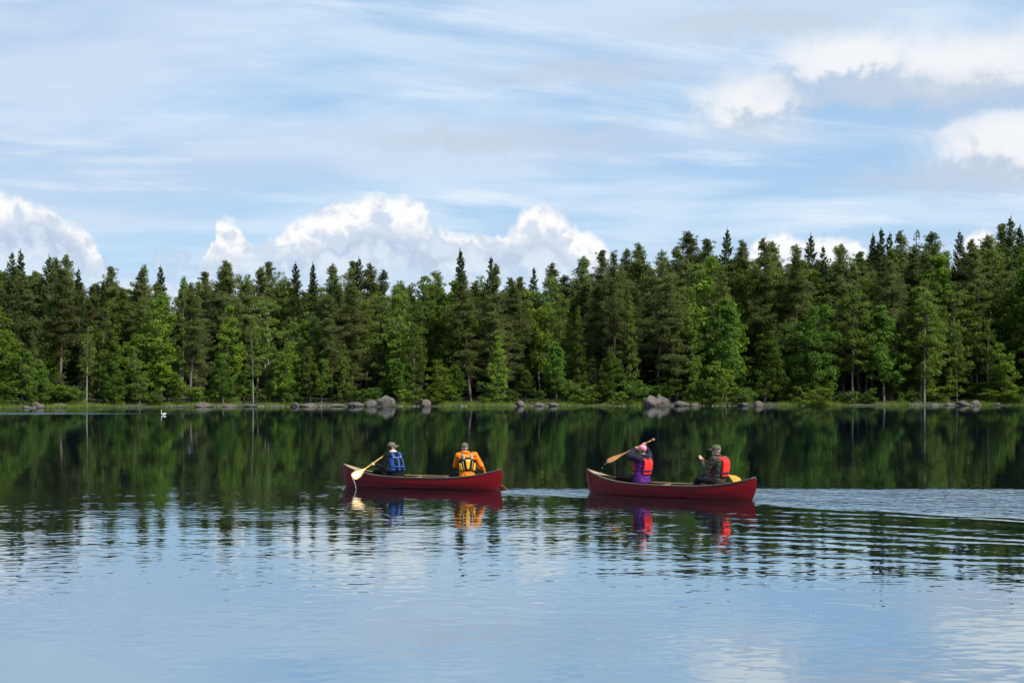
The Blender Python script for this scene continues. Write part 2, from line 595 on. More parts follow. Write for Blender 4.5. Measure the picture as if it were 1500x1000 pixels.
def make_pine(seed, H=20.0, crown0=0.38, wide=2.9, dens=1.0):
    rng = np.random.default_rng(seed)
    tr, cr = Acc(), Acc()
    zz = np.linspace(0, H * 0.98, 12)
    lean = rng.normal(0, 0.25, 2)
    bend = np.cumsum(rng.normal(0, 0.07, (12, 2)), axis=0)
    ax = np.stack([lean[0] * zz / H + bend[:, 0], lean[1] * zz / H + bend[:, 1], zz - 0.4], 1)
    ax[0, :2] = 0
    tr.add(*tube(ax, 0.19 * (1 - zz / H) ** 0.8 + 0.025, 7))
    axis = lambda z: np.array([np.interp(z, ax[:, 2], ax[:, 0]), np.interp(z, ax[:, 2], ax[:, 1]), z])
    z = H * crown0
    while z < H - 0.3:
        f = (z - H * crown0) / (H * (1 - crown0))
        prof = wide * min(1.0, 0.5 + 2.2 * f) * (1 - 0.95 * f ** 2.0)
        for k in range(rng.integers(2, 5) if f > 0.12 else rng.integers(1, 3)):
            th = rng.uniform(0, 2 * PI)
            L = prof * rng.uniform(0.35, 1.18)
            up = 0.05 + 0.45 * f + rng.normal(0, 0.2)
            p0 = axis(z + rng.normal(0, 0.18))
            dr = np.array([math.cos(th), math.sin(th), 0])
            tt = np.linspace(0, 1, 5)[:, None]
            br = p0 + dr * L * tt + np.array([[0, 0, 1]]) * (up * L * tt - 0.14 * L * tt ** 2)
            tr.add(*tube(br, 0.05 * (1 - tt[:, 0] * 0.8) * (1.1 - 0.5 * f), 4))
            for u in np.arange(0.24 if f < 0.75 else 0.12, 1.05, 0.24):
                cpt = p0 + dr * L * u + np.array([0, 0, up * L * u - 0.14 * L * u * u]) + rng.normal(0, 0.2, 3) * [1, 1, 0.9]
                rr = rng.uniform(0.5, 0.95) * (1 - 0.62 * f ** 1.8)
                n = int(58 * dens * (rr / 0.6) ** 1.5)
                c, d = ball(rng, n, cpt + [0, 0, 0.12], [rr, rr, rr * rng.uniform(0.4, 0.75)])
                cr.add(*cards(rng, c, 0.30, 0.085, d + UP, 0.7))
        z += rng.uniform(0.34, 0.62) * (1 - 0.3 * f)
    c, d = ball(rng, int(150 * dens), axis(H - 0.55), [0.22, 0.22, 0.75])
    cr.add(*cards(rng, c, 0.28, 0.08, d + UP, 0.6))
    for k in range(7):                                  # dead snags on the bare stem
        z = H * rng.uniform(0.06, crown0)
        th = rng.uniform(0, 2 * PI)
        p0 = axis(z)
        L = rng.uniform(0.6, 1.7)
        e = p0 + np.array([math.cos(th) * L, math.sin(th) * L, rng.uniform(-0.3, 0.2)])
        tr.add(*tube([p0, (p0 + e) / 2 + [0, 0, 0.06], e], [0.03, 0.02, 0.008], 4))
    return tr.mesh('trunk', BM['pine'], True), cr.mesh('crown', LM['pine']), H


def make_spruce(seed, H=21.0, wide=2.6, low=0.06, dens=1.0):
    rng = np.random.default_rng(seed)
    tr, cr = Acc(), Acc()
    zz = np.linspace(0, H, 8)
    tr.add(*tube(np.stack([zz * 0, zz * 0, zz - 0.4], 1), 0.2 * (1 - zz / H) + 0.015, 7))
    z = H * low
    while z < H - 0.15:
        f = z / H
        prof = wide * (1 - f) ** 0.72 * (0.75 + 0.25 * min(1, f / 0.15)) + 0.08
        for k in range(6 if f < 0.9 else 4):
            th = rng.uniform(0, 2 * PI)
            L = prof * rng.uniform(0.6, 1.13)
            dr = np.array([math.cos(th), math.sin(th), 0])
            sd_ = np.array([-math.sin(th), math.cos(th), 0])
            droop = (0.42 - 0.75 * f) + rng.normal(0, 0.06)
            n = int((16 + 46 * L / wide) * dens)
            u = rng.uniform(0.12, 1, n) ** 0.75
            side = rng.normal(0, 1, n) * 0.20 * L * (1.1 - u) + rng.normal(0, 0.06, n)
            hang = -np.abs(rng.normal(0, 0.14, n)) * (0.5 + 0.6 * (1 - f))
            c = np.array([0, 0, z]) + dr * (L * u)[:, None] + sd_ * side[:, None] + UP * (-droop * L * u + 0.28 * L * u ** 2.4 + hang)[:, None]
            cr.add(*cards(rng, c, 0.30, 0.12, UP * np.ones((n, 1)) + dr * 0.6, 0.8))
            if f < 0.6 and k < 3:
                e = np.array([0, 0, z]) + dr * L * 0.8 + np.array([0, 0, -droop * L * 0.8 + 0.14 * L])
                tr.add(*tube([np.array([0, 0, z]), e], [0.03, 0.01], 3))
        z += 0.27 * rng.uniform(0.8, 1.2)
    c, d = ball(rng, 40, np.array([0, 0, H - 0.15]), [0.07, 0.07, 0.45])
    cr.add(*cards(rng, c, 0.2, 0.07))
    return tr.mesh('trunk', BM['spruce'], True), cr.mesh('crown', LM['spruce']), H


def make_leafy(seed, H=14.0, crown0=0.28, wide=2.4, kind='birch', stems=1, nclump=110, leaf=0.17, cl=0.62, top=0.55, airy=1.0, trunk_r=0.11):
    """birch, alder, rowan or bush: limbs that rise and fork, with leaf clumps round their outer ends"""
    rng = np.random.default_rng(seed)
    tr, cr = Acc(), Acc()
    bark = 'birch' if kind == 'birch' else 'broad'
    for s in range(stems):
        th0 = rng.uniform(0, 2 * PI)
        sp = 0.0 if stems == 1 else rng.uniform(0.25, 0.75)
        zz = np.linspace(0, 1, 9)
        Hs = H * (1 if s == 0 else rng.uniform(0.65, 0.98))
        bend = np.cumsum(rng.normal(0, 0.05 * wide / 2, (9, 2)), axis=0)
        ax = np.stack([math.cos(th0) * sp * wide * zz ** 1.2 + bend[:, 0] * zz, math.sin(th0) * sp * wide * zz ** 1.2 + bend[:, 1] * zz, zz * Hs * 0.97 - 0.3 * (1 - zz)], 1)
        tr.add(*tube(ax, (trunk_r if s == 0 else trunk_r * 0.7) * (1 - zz) ** 0.9 + 0.012, 6))
        for k in range(nclump // stems):
            f = rng.uniform(0, 1) ** 0.9
            z = crown0 + (1 - crown0) * f
            prof = math.sin(PI * min(1.0, (f * (1 - top * 0.35) + 0.10) ** (0.75 if top > 0.5 else 0.95))) ** 0.7
            prof = max(prof, 0.12) * (1 - 0.45 * f * (1.2 - top))
            R = wide * prof * (rng.uniform(0.45, 1.05) if k % 4 else rng.uniform(0.05, 0.4))
            th = rng.uniform(0, 2 * PI)
            a0 = np.array([np.interp(z * 0.86, zz, ax[:, i]) for i in range(3)])
            a1 = np.array([np.interp(z, zz, ax[:, i]) for i in range(3)])
            e = np.array([a1[0] + math.cos(th) * R, a1[1] + math.sin(th) * R, a1[2] + rng.normal(0, 0.12 * cl)])
            if k % 2 == 0:
                mid = (a0 + e) / 2 + np.array([0, 0, 0.12 * R])
                tr.add(*tube([a0, mid, e], [0.035 * trunk_r / 0.11, 0.022 * trunk_r / 0.11, 0.008], 4), 1)
            rr = cl * rng.uniform(0.6, 1.25) * (1 - 0.3 * f)
            n = int(95 * airy * (rr / 0.6) ** 2 * (0.17 / leaf) ** 1.2)
            c, d = ball(rng, n, e, [rr, rr, rr * 0.72], 0.55)
            if kind == 'birch':
                c[:, 2] -= rng.uniform(0, 1, n) ** 2 * 0.5 * rr
            cr.add(*cards(rng, c, leaf * 1.25, leaf * 0.85, d + UP * 0.6, 0.9))
    return tr.mesh('trunk', BM[bark], True, BM['spruce']), cr.mesh('crown', LM[kind]), H


VAR = {
    'pine': [make_pine(11, 20, 0.30, 3.3), make_pine(12, 21, 0.36, 2.9), make_pine(13, 19, 0.22, 3.5), make_pine(14, 20, 0.42, 3.2), make_pine(15, 20, 0.14, 3.0)],
    'bare_pine': [make_pine(16, 21, 0.46, 3.0, 0.8), make_pine(17, 21, 0.36, 3.4, 0.7)],
    'spruce': [make_spruce(21, 21, 3.3), make_spruce(22, 20, 2.8), make_spruce(23, 22, 3.7), make_spruce(24, 19, 2.4)],
    'birch': [make_leafy(31, 15, 0.18, 2.8, 'birch', 1, 150, 0.17, 0.62), make_leafy(32, 16, 0.26, 2.6, 'birch', 1, 150, 0.16, 0.58), make_leafy(33, 14, 0.12, 2.9, 'birch', 2, 170, 0.17, 0.62),
              make_leafy(34, 15, 0.12, 1.6, 'birch', 1, 140, 0.16, 0.52, 0.2)],
    'airy_birch': [make_leafy(35, 15, 0.34, 1.7, 'birch', 1, 80, 0.16, 0.5, 0.35, 0.7), make_leafy(36, 14, 0.40, 1.5, 'birch', 1, 64, 0.16, 0.5, 0.5, 0.7)],
    'broad': [make_leafy(41, 13, 0.08, 4.0, 'broad', 3, 260, 0.22, 0.85, 0.6, 1.0, 0.16), make_leafy(42, 11, 0.10, 3.0, 'broad', 2, 200, 0.20, 0.75, 0.6, 1.0, 0.13),
              make_leafy(43, 10, 0.22, 2.3, 'broad', 1, 130, 0.20, 0.68, 0.6, 1.0, 0.12)],
    'young': [make_leafy(51, 13, 0.10, 2.2, 'bright', 1, 150, 0.18, 0.62, 0.35), make_leafy(52, 12, 0.15, 2.7, 'bright', 2, 170, 0.19, 0.68), make_leafy(53, 7, 0.30, 1.9, 'bright', 2, 75, 0.17, 0.55, 0.7, 1.0, 0.07)],
    'bush': [make_leafy(61, 3.2, 0.05, 1.7, 'broad', 5, 75, 0.15, 0.48, 0.8, 1.0, 0.04), make_leafy(62, 2.4, 0.05, 1.5, 'bright', 5, 60, 0.14, 0.42, 0.8, 1.0, 0.03), make_leafy(63, 4.2, 0.08, 1.6, 'broad', 4, 80, 0.16, 0.5, 0.5, 1.0, 0.05)],
}
NAME = {'pine': 'pine_tree', 'bare_pine': 'pine_tree', 'spruce': 'spruce_tree', 'birch': 'birch_tree', 'airy_birch': 'birch_tree', 'broad': 'broadleaf_tree', 'young': 'broadleaf_tree', 'bush': 'bush'}
CAT = {'pine_tree': 'tree', 'spruce_tree': 'tree', 'birch_tree': 'tree', 'broadleaf_tree': 'tree', 'bush': 'bush'}


def plant(kind, var, X, Y, H, wscale, rot, label, group=None):
    tm, cm, h0 = VAR[kind][var % len(VAR[kind])]
    e = new_obj(NAME[kind], None, loc=(X, Y, float(ground_z(X, Y))))
    e.empty_display_size = 0.3
    s = H / h0
    e.scale = (s * wscale, s * wscale, s)
    e.rotation_euler = (rng.normal(0, 0.02), rng.normal(0, 0.02), rot)
    tag(e, label, CAT[NAME[kind]], group)
    new_obj('trunk' if kind != 'bush' else 'stem', tm, e)
    new_obj('crown', cm, e)
    return e


rng = np.random.default_rng(5)
TAKEN = []
CLEAR = (1190, 1120, 924, 371, 126, 642, 730, 582, 901, 210, 505)      # columns of trees that stand free at the shore


def place(kind, var, px, top, dep, w, label, group=None):
    """a tree seen at column px with its top at row top, dep metres behind the shoreline"""
    Y = 195.0
    for _ in range(4):
        X = (px - 750) * Y / F_PX
        Y = float(shore_y(X)) + dep
    H = CAM_H + (HZ - top) * Y / F_PX - float(ground_z(X, Y))
    TAKEN.append((X, Y))
    return plant(kind, var, X, Y, H, w, rng.uniform(0, 6.28), label, group)


# trees along the water that can be told apart
FRONT = [
    ('broad', 0, 1190, 441, 5, 1.00, 'largest round bright green broadleaf tree overhanging the reedy far shore'),
    ('broad', 1, 1120, 480, 5, 0.95, 'dense round green broadleaf tree beside the largest broadleaf tree'),
    ('birch', 3, 924, 430, 4, 0.95, 'tall narrow bright green birch with pointed crown behind the grass bank'),
    ('airy_birch', 0, 371, 461, 3, 1.05, 'slender birch with long white trunk standing in bank grass'),
    ('airy_birch', 1, 126, 475, 3, 1.15, 'thin white-stemmed birch with sparse crown near the shore streak'),
    ('bare_pine', 0, 901, 372, 6, 0.95, 'pine with long bare grey trunk beside the narrow bright birch'),
    ('bare_pine', 1, 965, 366, 9, 1.15, 'big open-crowned pine with reddish upper trunk behind the twin boulder'),
    ('bare_pine', 0, 1305, 385, 8, 1.15, 'tall pine with sunlit orange trunk above the reedy bank'),
    ('bare_pine', 1, 1278, 392, 11, 0.95, 'pine with thin reddish trunk beside the orange-trunked pine'),
    ('bare_pine', 1, 1056, 388, 10, 1.0, 'brownish thin-crowned pine behind the low shore birches'),
    ('young', 2, 642, 526, 3, 1.05, 'small bright green tree on thin stems above grass bank'),
    ('young', 0, 730, 490, 4, 1.05, 'bright green young tree with full crown down to the grass'),
    ('broad', 2, 582, 524, 4, 1.0, 'small green broadleaf tree behind the pale cleft boulder'),
    ('broad', 2, 327, 520, 4, 1.1, 'small leafy tree left of the slender white-trunked birch'.replace('left of', 'beside')),
    ('birch', 2, 505, 502, 5, 0.95, 'green birch with drooping branches above the stony shore'),
    ('young', 1, 210, 428, 12, 1.25, 'largest yellow-green leafy tree glowing among dark pines'),
    ('birch', 2, 205, 505, 5, 1.35, 'broad bushy birch with several stems reaching over the bank'),
    ('birch', 1, 432, 462, 8, 1.0, 'full green birch with several pale stems in the front row'),
    ('birch', 0, 455, 505, 5, 1.1, 'low spreading birch with leaning white stem at the stony shore'),
    ('birch', 0, 616, 398, 12, 1.05, 'tall light green birch reaching the skyline'),
    ('birch', 1, 640, 402, 15, 1.05, 'pale green birch with rounded top at the skyline'),
    ('birch', 0, 606, 470, 5, 1.0, 'birch with straight white trunk beside the pale cleft boulder'),
    ('pine', 2, 690, 400, 9, 1.1, 'olive green pine with reddish trunk below the pointed dark spruce'),
    ('pine', 4, 728, 388, 9, 1.0, 'layered grey-green pine leaning on a small dark spruce'),
    ('birch', 3, 850, 446, 7, 1.0, 'narrow dark green birch among shore alders'),
    ('birch', 1, 823, 425, 9, 1.0, 'pale feathery birch in front of dark pines'),
    ('broad', 2, 815, 500, 4, 0.9, 'leafy alder with dense dark green crown by low boulders'),
    ('birch', 2, 1020, 505, 3, 1.0, 'low bushy birch with thin pale stems behind flat boulder'),
    ('young', 2, 1058, 528, 2, 1.1, 'low bright green alder leaning over the water'),
    ('airy_birch', 0, 1447, 465, 3, 1.15, 'grey-stemmed birch pair with pale crown over dark stones'),
    ('birch', 1, 1402, 472, 5, 0.9, 'small round-topped birch in the shade of tall pines'),
    ('young', 2, 1475, 500, 3, 1.0, 'yellowish young tree beside the grey-stemmed birch pair'),
    ('pine', 1, 88, 395, 9, 1.2, 'broad layered pine with dark red trunk behind the leafy shore trees'),
    ('young', 3, 72, 440, 12, 0.9, 'small yellow-green tree between two dark pines'),
    ('spruce', 3, 152, 412, 12, 0.85, 'narrow dark spruce beside the largest yellow-green tree'),
    ('broad', 2, 30, 510, 4, 1.2, 'leafy green tree over the brownish shore stone'),
    ('broad', 1, 62, 525, 4, 0.9, 'low round alder hanging over the grass by a flat stone'),
    ('pine', 3, 280, 430, 6, 1.15, 'dark shaggy pine with branches hanging low over the bank'),
    ('spruce', 0, 560, 470, 9, 0.9, 'dark spruce filling the gap behind the cleft boulder'),
    ('pine', 0, 487, 432, 7, 1.05, 'dark pine with layered low branches behind shore birches'),
    ('pine', 4, 1235, 420, 8, 1.05, 'dark pine beside the largest round broadleaf tree'),
    ('young', 1, 1130, 385, 34, 1.5, 'bright green aspen crown lit behind a small dark spruce'),
    ('spruce', 3, 1122, 392, 28, 0.8, 'small dark spruce in front of the lit aspen crown'),
]
FRONT += [
    ('young', 1, 245, 468, 8, 1.2, 'rounded yellow-green leafy tree behind the broad bushy birch'),
    ('young', 0, 668, 408, 13, 1.35, 'tall bright leafy tree just below the pointed dark spruce'),
    ('birch', 2, 585, 430, 10, 1.35, 'wide-crowned pale birch filling the wood above the cleft boulder'),
    ('young', 1, 415, 500, 5, 1.1, 'round bright tree at the stony shore between pines and birches'),
    ('broad', 1, 1030, 470, 6, 0.95, 'round leafy tree rising behind the low bushy birch'),
    ('birch', 2, 1000, 420, 9, 1.2, 'light birch crown beside the open-crowned pine'),
    ('young', 1, 1200, 385, 26, 1.4, 'sunlit yellow-green crown above the largest round broadleaf tree'),
    ('young', 0, 1372, 372, 16, 1.3, 'pale green leafy tree high among the dark hillside pines'),
    ('birch', 2, 1345, 410, 10, 1.3, 'full light birch beside the orange-trunked pine'),
    ('broad', 1, 890, 512, 4, 0.8, 'yellow-green sapling leaning under the bare-trunked pine'),
    ('young', 1, 8, 440, 9, 1.2, 'light leafy tree beside the lighter forked spruce'),
    ('birch', 2, 142, 440, 9, 1.1, 'pale birch behind the thin white-stemmed birch'),
]
for f in FRONT:
    place(*f)

# trees whose tops make the skyline: species, column, top row
SKY = [('spruce', 10, 370), ('spruce', 34, 366), ('spruce', 69, 374), ('pine', 80, 379), ('pine', 98, 374), ('spruce', 118, 393), ('pine', 164, 391), ('pine', 200, 394),
       ('airy_birch', 213, 381), ('spruce', 237, 390), ('airy_birch', 267, 399), ('pine', 299, 399), ('pine', 314, 386), ('pine', 330, 383), ('birch', 354, 398), ('pine', 376, 391),
       ('pine', 402, 384), ('birch', 415, 394), ('spruce', 436, 384), ('spruce', 464, 385), ('pine', 488, 388), ('pine', 512, 383), ('spruce', 526, 377), ('pine', 536, 387),
       ('pine', 562, 397), ('birch', 584, 407), ('birch', 657, 394), ('spruce', 679, 366), ('spruce', 721, 377), ('birch', 705, 400), ('pine', 751, 407), ('pine', 770, 406),
       ('spruce', 783, 392), ('pine', 807, 387), ('birch', 828, 402), ('pine', 849, 376), ('pine', 880, 367), ('pine', 913, 366), ('pine', 939, 358), ('pine', 980, 361),
       ('pine', 1017, 340), ('pine', 1035, 351), ('spruce', 1061, 335), ('pine', 1088, 353), ('pine', 1125, 350), ('pine', 1140, 354), ('spruce', 1180, 343), ('pine', 1166, 358),
       ('spruce', 1210, 361), ('pine', 1231, 360), ('birch', 1255, 356), ('spruce', 1279, 343), ('spruce', 1292, 336), ('spruce', 1304, 341), ('pine', 1315, 340), ('airy_birch', 1339, 333),
       ('pine', 1360, 362), ('pine', 1387, 340), ('spruce', 1400, 338), ('pine', 1420, 352), ('pine', 1443, 344), ('pine', 1464, 328), ('spruce', 1483, 317), ('spruce', 1496, 331)]
SKYL = {('spruce', 679): 'tallest pointed dark spruce rising alone above pale birches', ('spruce', 721): 'dark pointed spruce top just above the layered grey-green pine',
        ('spruce', 1483): 'tallest dark spruce of the whole forest with sharp tip above the hill', ('spruce', 1061): 'dark spruce with star-like top rising above the brownish pine',
        ('spruce', 1180): 'broad dark spruce standing against a white low cloud', ('airy_birch', 1339): 'pale airy aspen crown above the dark hillside pines',
        ('airy_birch', 213): 'thin see-through birch top above the yellow-green tree', ('spruce', 237): 'small isolated spruce tip beside a see-through birch top',
        ('spruce', 69): 'narrow dark spruce tip behind the broad layered pine', ('spruce', 526): 'narrow spruce tip poking up behind a broad pine crown',
        ('spruce', 464): 'pointed spruce between two rounded pines on the skyline', ('spruce', 34): 'lighter green spruce with forked tip on the skyline'}
LOOK = {'pine': ('full-crowned pine', 'slim tall-trunked pine', 'broad shaggy pine', 'bare-stemmed high pine', 'low-branched full pine'),
        'bare_pine': ('thin-crowned pine', 'open-crowned pine'),
        'spruce': ('dark cone-shaped spruce', 'slim dark spruce', 'broad-skirted dark spruce', 'narrow spire-like spruce'),
        'birch': ('leafy single-stemmed birch', 'tall straight birch', 'forked double-stemmed birch', 'narrow column-like birch'),
        'airy_birch': ('open-crowned thin birch', 'sparse-topped thin birch'), 'broad': ('', '', 'round-crowned leafy tree'),
        'young': ('pointed yellow-green leafy tree', 'spreading yellow-green leafy tree', 'small bright yellow-green tree')}


MARKS = [(53, 'the rounded brownish boulder'), (126, 'the thin white-stemmed birch'), (210, 'the largest yellow-green tree'), (298, 'the flat-topped boulder'), (371, 'the slender white-trunked birch'),
         (434, 'the reddish round boulder'), (505, 'the drooping shore birch'), (566, 'the large pale boulder'), (624, 'the upright reddish boulder'), (679, 'the tallest pointed spruce'), (730, 'the full young shore tree'),
         (800, 'the two rounded brown boulders'), (850, 'the narrow dark birch'), (924, 'the narrow bright birch'), (962, 'the cleft twin boulder'), (1005, 'the flat pinkish boulder'), (1058, 'the leaning alder'),
         (1120, 'the dense round broadleaf tree'), (1190, 'the largest round broadleaf tree'), (1240, 'the reedy bank'), (1305, 'the orange-trunked pine'), (1368, 'the brown shore stone'), (1420, 'the pale angular boulder'), (1475, 'the grey-stemmed birch pair')]
KIN = {'pine': 'pines', 'bare_pine': 'pines', 'spruce': 'spruces', 'birch': 'birches', 'airy_birch': 'birches', 'broad': 'leafy trees', 'young': 'leafy trees', 'bush': 'bushes'}


def by(px):
    return min(MARKS, key=lambda m_: abs(m_[0] - px))[1]


def name_it(k, v, where, px):
    return LOOK[k][v % len(VAR[k])] + ' ' + where + ' ' + by(px), KIN[k] + ' of the far forest'


for i, (k, px, top) in enumerate(SKY):
    lab = SKYL.get((k, px))
    dep = 18 + 20 * ((i * 0.618) % 1.0)
    lg = name_it(k, i, 'topping the skyline above', px)
    place(k, i, px, top, dep, rng.uniform(0.85, 1.1) * (1.15 if k == 'pine' else 1.0), lab or lg[0], None if lab else lg[1])

# the rest of the wood
sk = sorted((a, b) for _, a, b in SKY)
skx, sky_y = np.array([a for a, _ in sk], float), np.array([b for _, b in sk], float)


def skyline(px):
    return float(np.interp(px, skx, np.convolve(np.pad(sky_y, 2, mode='edge'), np.ones(5) / 5, 'valid')))


def depth_words(dep):
    return 'at the forest edge near' if dep < 9 else 'a few trees deep behind' if dep < 20 else 'in the back rows beyond' if dep < 31 else 'far back in the wood beyond' if dep < 39 else 'in the deepest rows beyond'


count = 0
tries = 0
while count < 230 and tries < 20000:
    tries += 1
    X = rng.uniform(-112, 112)
    dep = 4 + 44 * rng.uniform(0, 1) ** 1.25
    Y = float(shore_y(X)) + dep
    md = 2.1 + dep * 0.012
    if any((X - a) ** 2 + (Y - b_) ** 2 < md * md for a, b_ in TAKEN):
        continue
    px = 750 + X * F_PX / Y
    if dep < 10 and any(abs(px - q) < 42 for q in CLEAR):
        continue
    u = rng.uniform()
    if dep < 9:
        k = 'birch' if u < 0.56 else 'pine' if u < 0.66 else 'spruce' if u < 0.72 else 'broad'
        drop = rng.uniform(45, 120)
    elif dep < 20:
        k = 'pine' if u < 0.44 else 'spruce' if u < 0.52 else 'birch' if u < 0.86 else 'young'
        drop = rng.uniform(22, 64)
    else:
        k = 'pine' if u < 0.5 else 'spruce' if u < 0.66 else 'birch'
        drop = rng.uniform(20, 42)
    top = skyline(px) + drop
    H = CAM_H + (HZ - top) * Y / F_PX - float(ground_z(X, Y))
    H = max(H, 6.0)
    w = {'pine': 1.25, 'spruce': 1.1, 'birch': 1.25, 'broad': 1.0, 'young': 1.0}[k] * rng.uniform(0.85, 1.15)
    v = int(rng.integers(0, 9))
    if k == 'broad': v = 2
    if k == 'pine' and dep < 14: v = (2, 4, 0)[v % 3]
    lg = name_it(k, v, depth_words(dep), px)
    if dep > 12 and rng.uniform() < 0.34:                # undergrowth: young spruce in the shade
        k, H, w = 'spruce', rng.uniform(6, 11), rng.uniform(1.2, 1.6)
        lg = ('young shade-grown spruce ' + depth_words(dep) + ' ' + by(px), KIN[k] + ' of the far forest')
    plant(k, v, X, Y, H, w, rng.uniform(0, 6.28), *lg)
    TAKEN.append((X, Y))
    count += 1

# close-set back rows that shut the view through the wood
for d0, lo, hi in ((27, 20, 46), (35, 22, 42), (43, 22, 40), (51, 95, 125)):
    X = -116.0
    while X < 116:
        X += rng.uniform(2.2, 3.4)
        Y = float(shore_y(X)) + d0 + rng.uniform(-3, 3)
        px = 750 + X * F_PX / Y
        top = skyline(px) + rng.uniform(lo, hi)
        u = rng.uniform()
        k = 'pine' if u < 0.52 else 'spruce' if u < 0.66 else 'birch'
        if d0 == 51: k = 'spruce'
        v = int(rng.integers(0, 9))
        H = max(6.0, CAM_H + (HZ - top) * Y / F_PX - float(ground_z(X, Y)))
        plant(k, v, X, Y, H, (1.2 if d0 < 50 else 1.8) * rng.uniform(0.9, 1.15), rng.uniform(0, 6.28), *name_it(k, v, depth_words(d0), px))

# bushes at the edge
BUSH = [(232, 577, 2, 0, 1.5), (262, 574, 2, 2, 1.0), (925, 556, 1.6, 0, 1.3), (905, 572, 1.6, 1, 1.0), (1040, 556, 1.2, 2, 1.5), (1190, 566, 1.0, 1, 1.6), (645, 573, 2.5, 1, 1.2), (668, 576, 3, 0, 1.0),
        (1450, 570, 2, 1, 1.3), (1380, 576, 3, 0, 1.2), (860, 570, 2.5, 0, 1.1), (790, 568, 2.5, 2, 1.2), (40, 572, 2.5, 2, 1.4), (95, 570, 3, 0, 1.4), (530, 580, 3, 1, 0.9), (425, 574, 3, 0, 1.2),
        (1095, 566, 2, 0, 1.5), (1250, 572, 3, 0, 1.2), (1320, 574, 3.5, 2, 1.0), (170, 572, 3, 0, 1.4), (745, 576, 3, 0, 1.0), (1490, 572, 2.5, 0, 1.2), (1005, 572, 3, 0, 1.1), (345, 580, 3, 1, 0.9)]
BL = {0: 'rounded dark green bush near ', 1: 'low bright green bush near ', 2: 'upright leafy bush near '}
for px, top, dep, v, w in BUSH:
    place('bush', v, px, top, dep, w, BL[v] + by(px), 'bushes along the far shore')


# undergrowth along the edge of the wood
for i in range(46):
    px = -60 + i * 35 + rng.uniform(-12, 12)
    v = int(rng.integers(0, 3))
    if i % 3 == 0:
        place('broad', 2, px, rng.uniform(520, 552), rng.uniform(3.5, 7), rng.uniform(1.1, 1.5), 'small leafy tree low at the forest edge near ' + by(px), KIN['broad'] + ' of the far forest')
    else:
        place('bush', v, px, rng.uniform(555, 575), rng.uniform(3, 7), rng.uniform(1.2, 1.9), BL[v] + by(px), 'bushes along the far shore')


# ------------------------------------------------------------------ boulders, stones and grass along the shore
def rock_mat():
    m, nt, p = principled('granite')
    tcn = nt.nodes.new('ShaderNodeTexCoord')
    oi = nt.nodes.new('ShaderNodeObjectInfo')
    v = S(nt, tcn.outputs['Object'])
    rnd = S(nt, oi.outputs['Random'])
    n1 = noise(nt, v, 1.6, 6, 0.6)
    n2 = noise(nt, v, 14.0, 4, 0.7)
    gx, gy, gz = sep(nt, v)
    c = mixc(nt, n1.smooth(0.35, 0.65), (0.046, 0.040, 0.036), (0.100, 0.088, 0.078))
    c = mixc(nt, rnd.smooth(0.3, 0.9) * 0.5, c, (0.125, 0.085, 0.07))
    c = mixc(nt, n2.smooth(0.5, 0.75) * 0.6, c, (0.075, 0.065, 0.06))
    c = mixc(nt, (n1 + (gz - 0.6) * 0.5).smooth(0.42, 0.7) * 0.55, c, (0.13, 0.145, 0.085))      # lichen
    nt.links.new(c.s, p.inputs['Base Color'])
    p.inputs['Roughness'].default_value = 0.85
    b = nt.nodes.new('ShaderNodeBump')
    b.inputs['Distance'].default_value = 0.05
    nt.links.new(n2.s, b.inputs['Height'])
    nt.links.new(b.outputs[0], p.inputs['Normal'])
    return m


ROCK = rock_mat()


def rock_mesh(seed, sx, sy, sz, sub=3, cuts=7):
    r = random.Random(seed)
    bm = bmesh.new()
    bmesh.ops.create_icosphere(bm, subdivisions=sub, radius=1.0)
    planes = []
    for k in range(cuts):
        n = Vector((r.uniform(-1, 1), r.uniform(-1, 1), r.uniform(-0.2, 1))).normalized()
        planes.append((n, r.uniform(0.62, 0.88)))
    o = Vector((r.uniform(0, 50), r.uniform(0, 50), r.uniform(0, 50)))
    for v in bm.verts:
        for n, d in planes:
            e = v.co.dot(n) - d
            if e > 0: v.co -= n * e * 0.92
        v.co += v.co.normalized() * (mnoise.fractal(v.co * 1.3 + o, 1.0, 2.0, 4) * 0.13)
        v.co = Vector((v.co.x * sx, v.co.y * sy, v.co.z * sz))
    return bm_mesh('boulder', bm, ROCK, False)


def at_shore(px, dep):
    Y = 195.0
    for _ in range(4):
        X = (px - 750) * Y / F_PX
        Y = float(shore_y(X)) + dep
    return X, Y


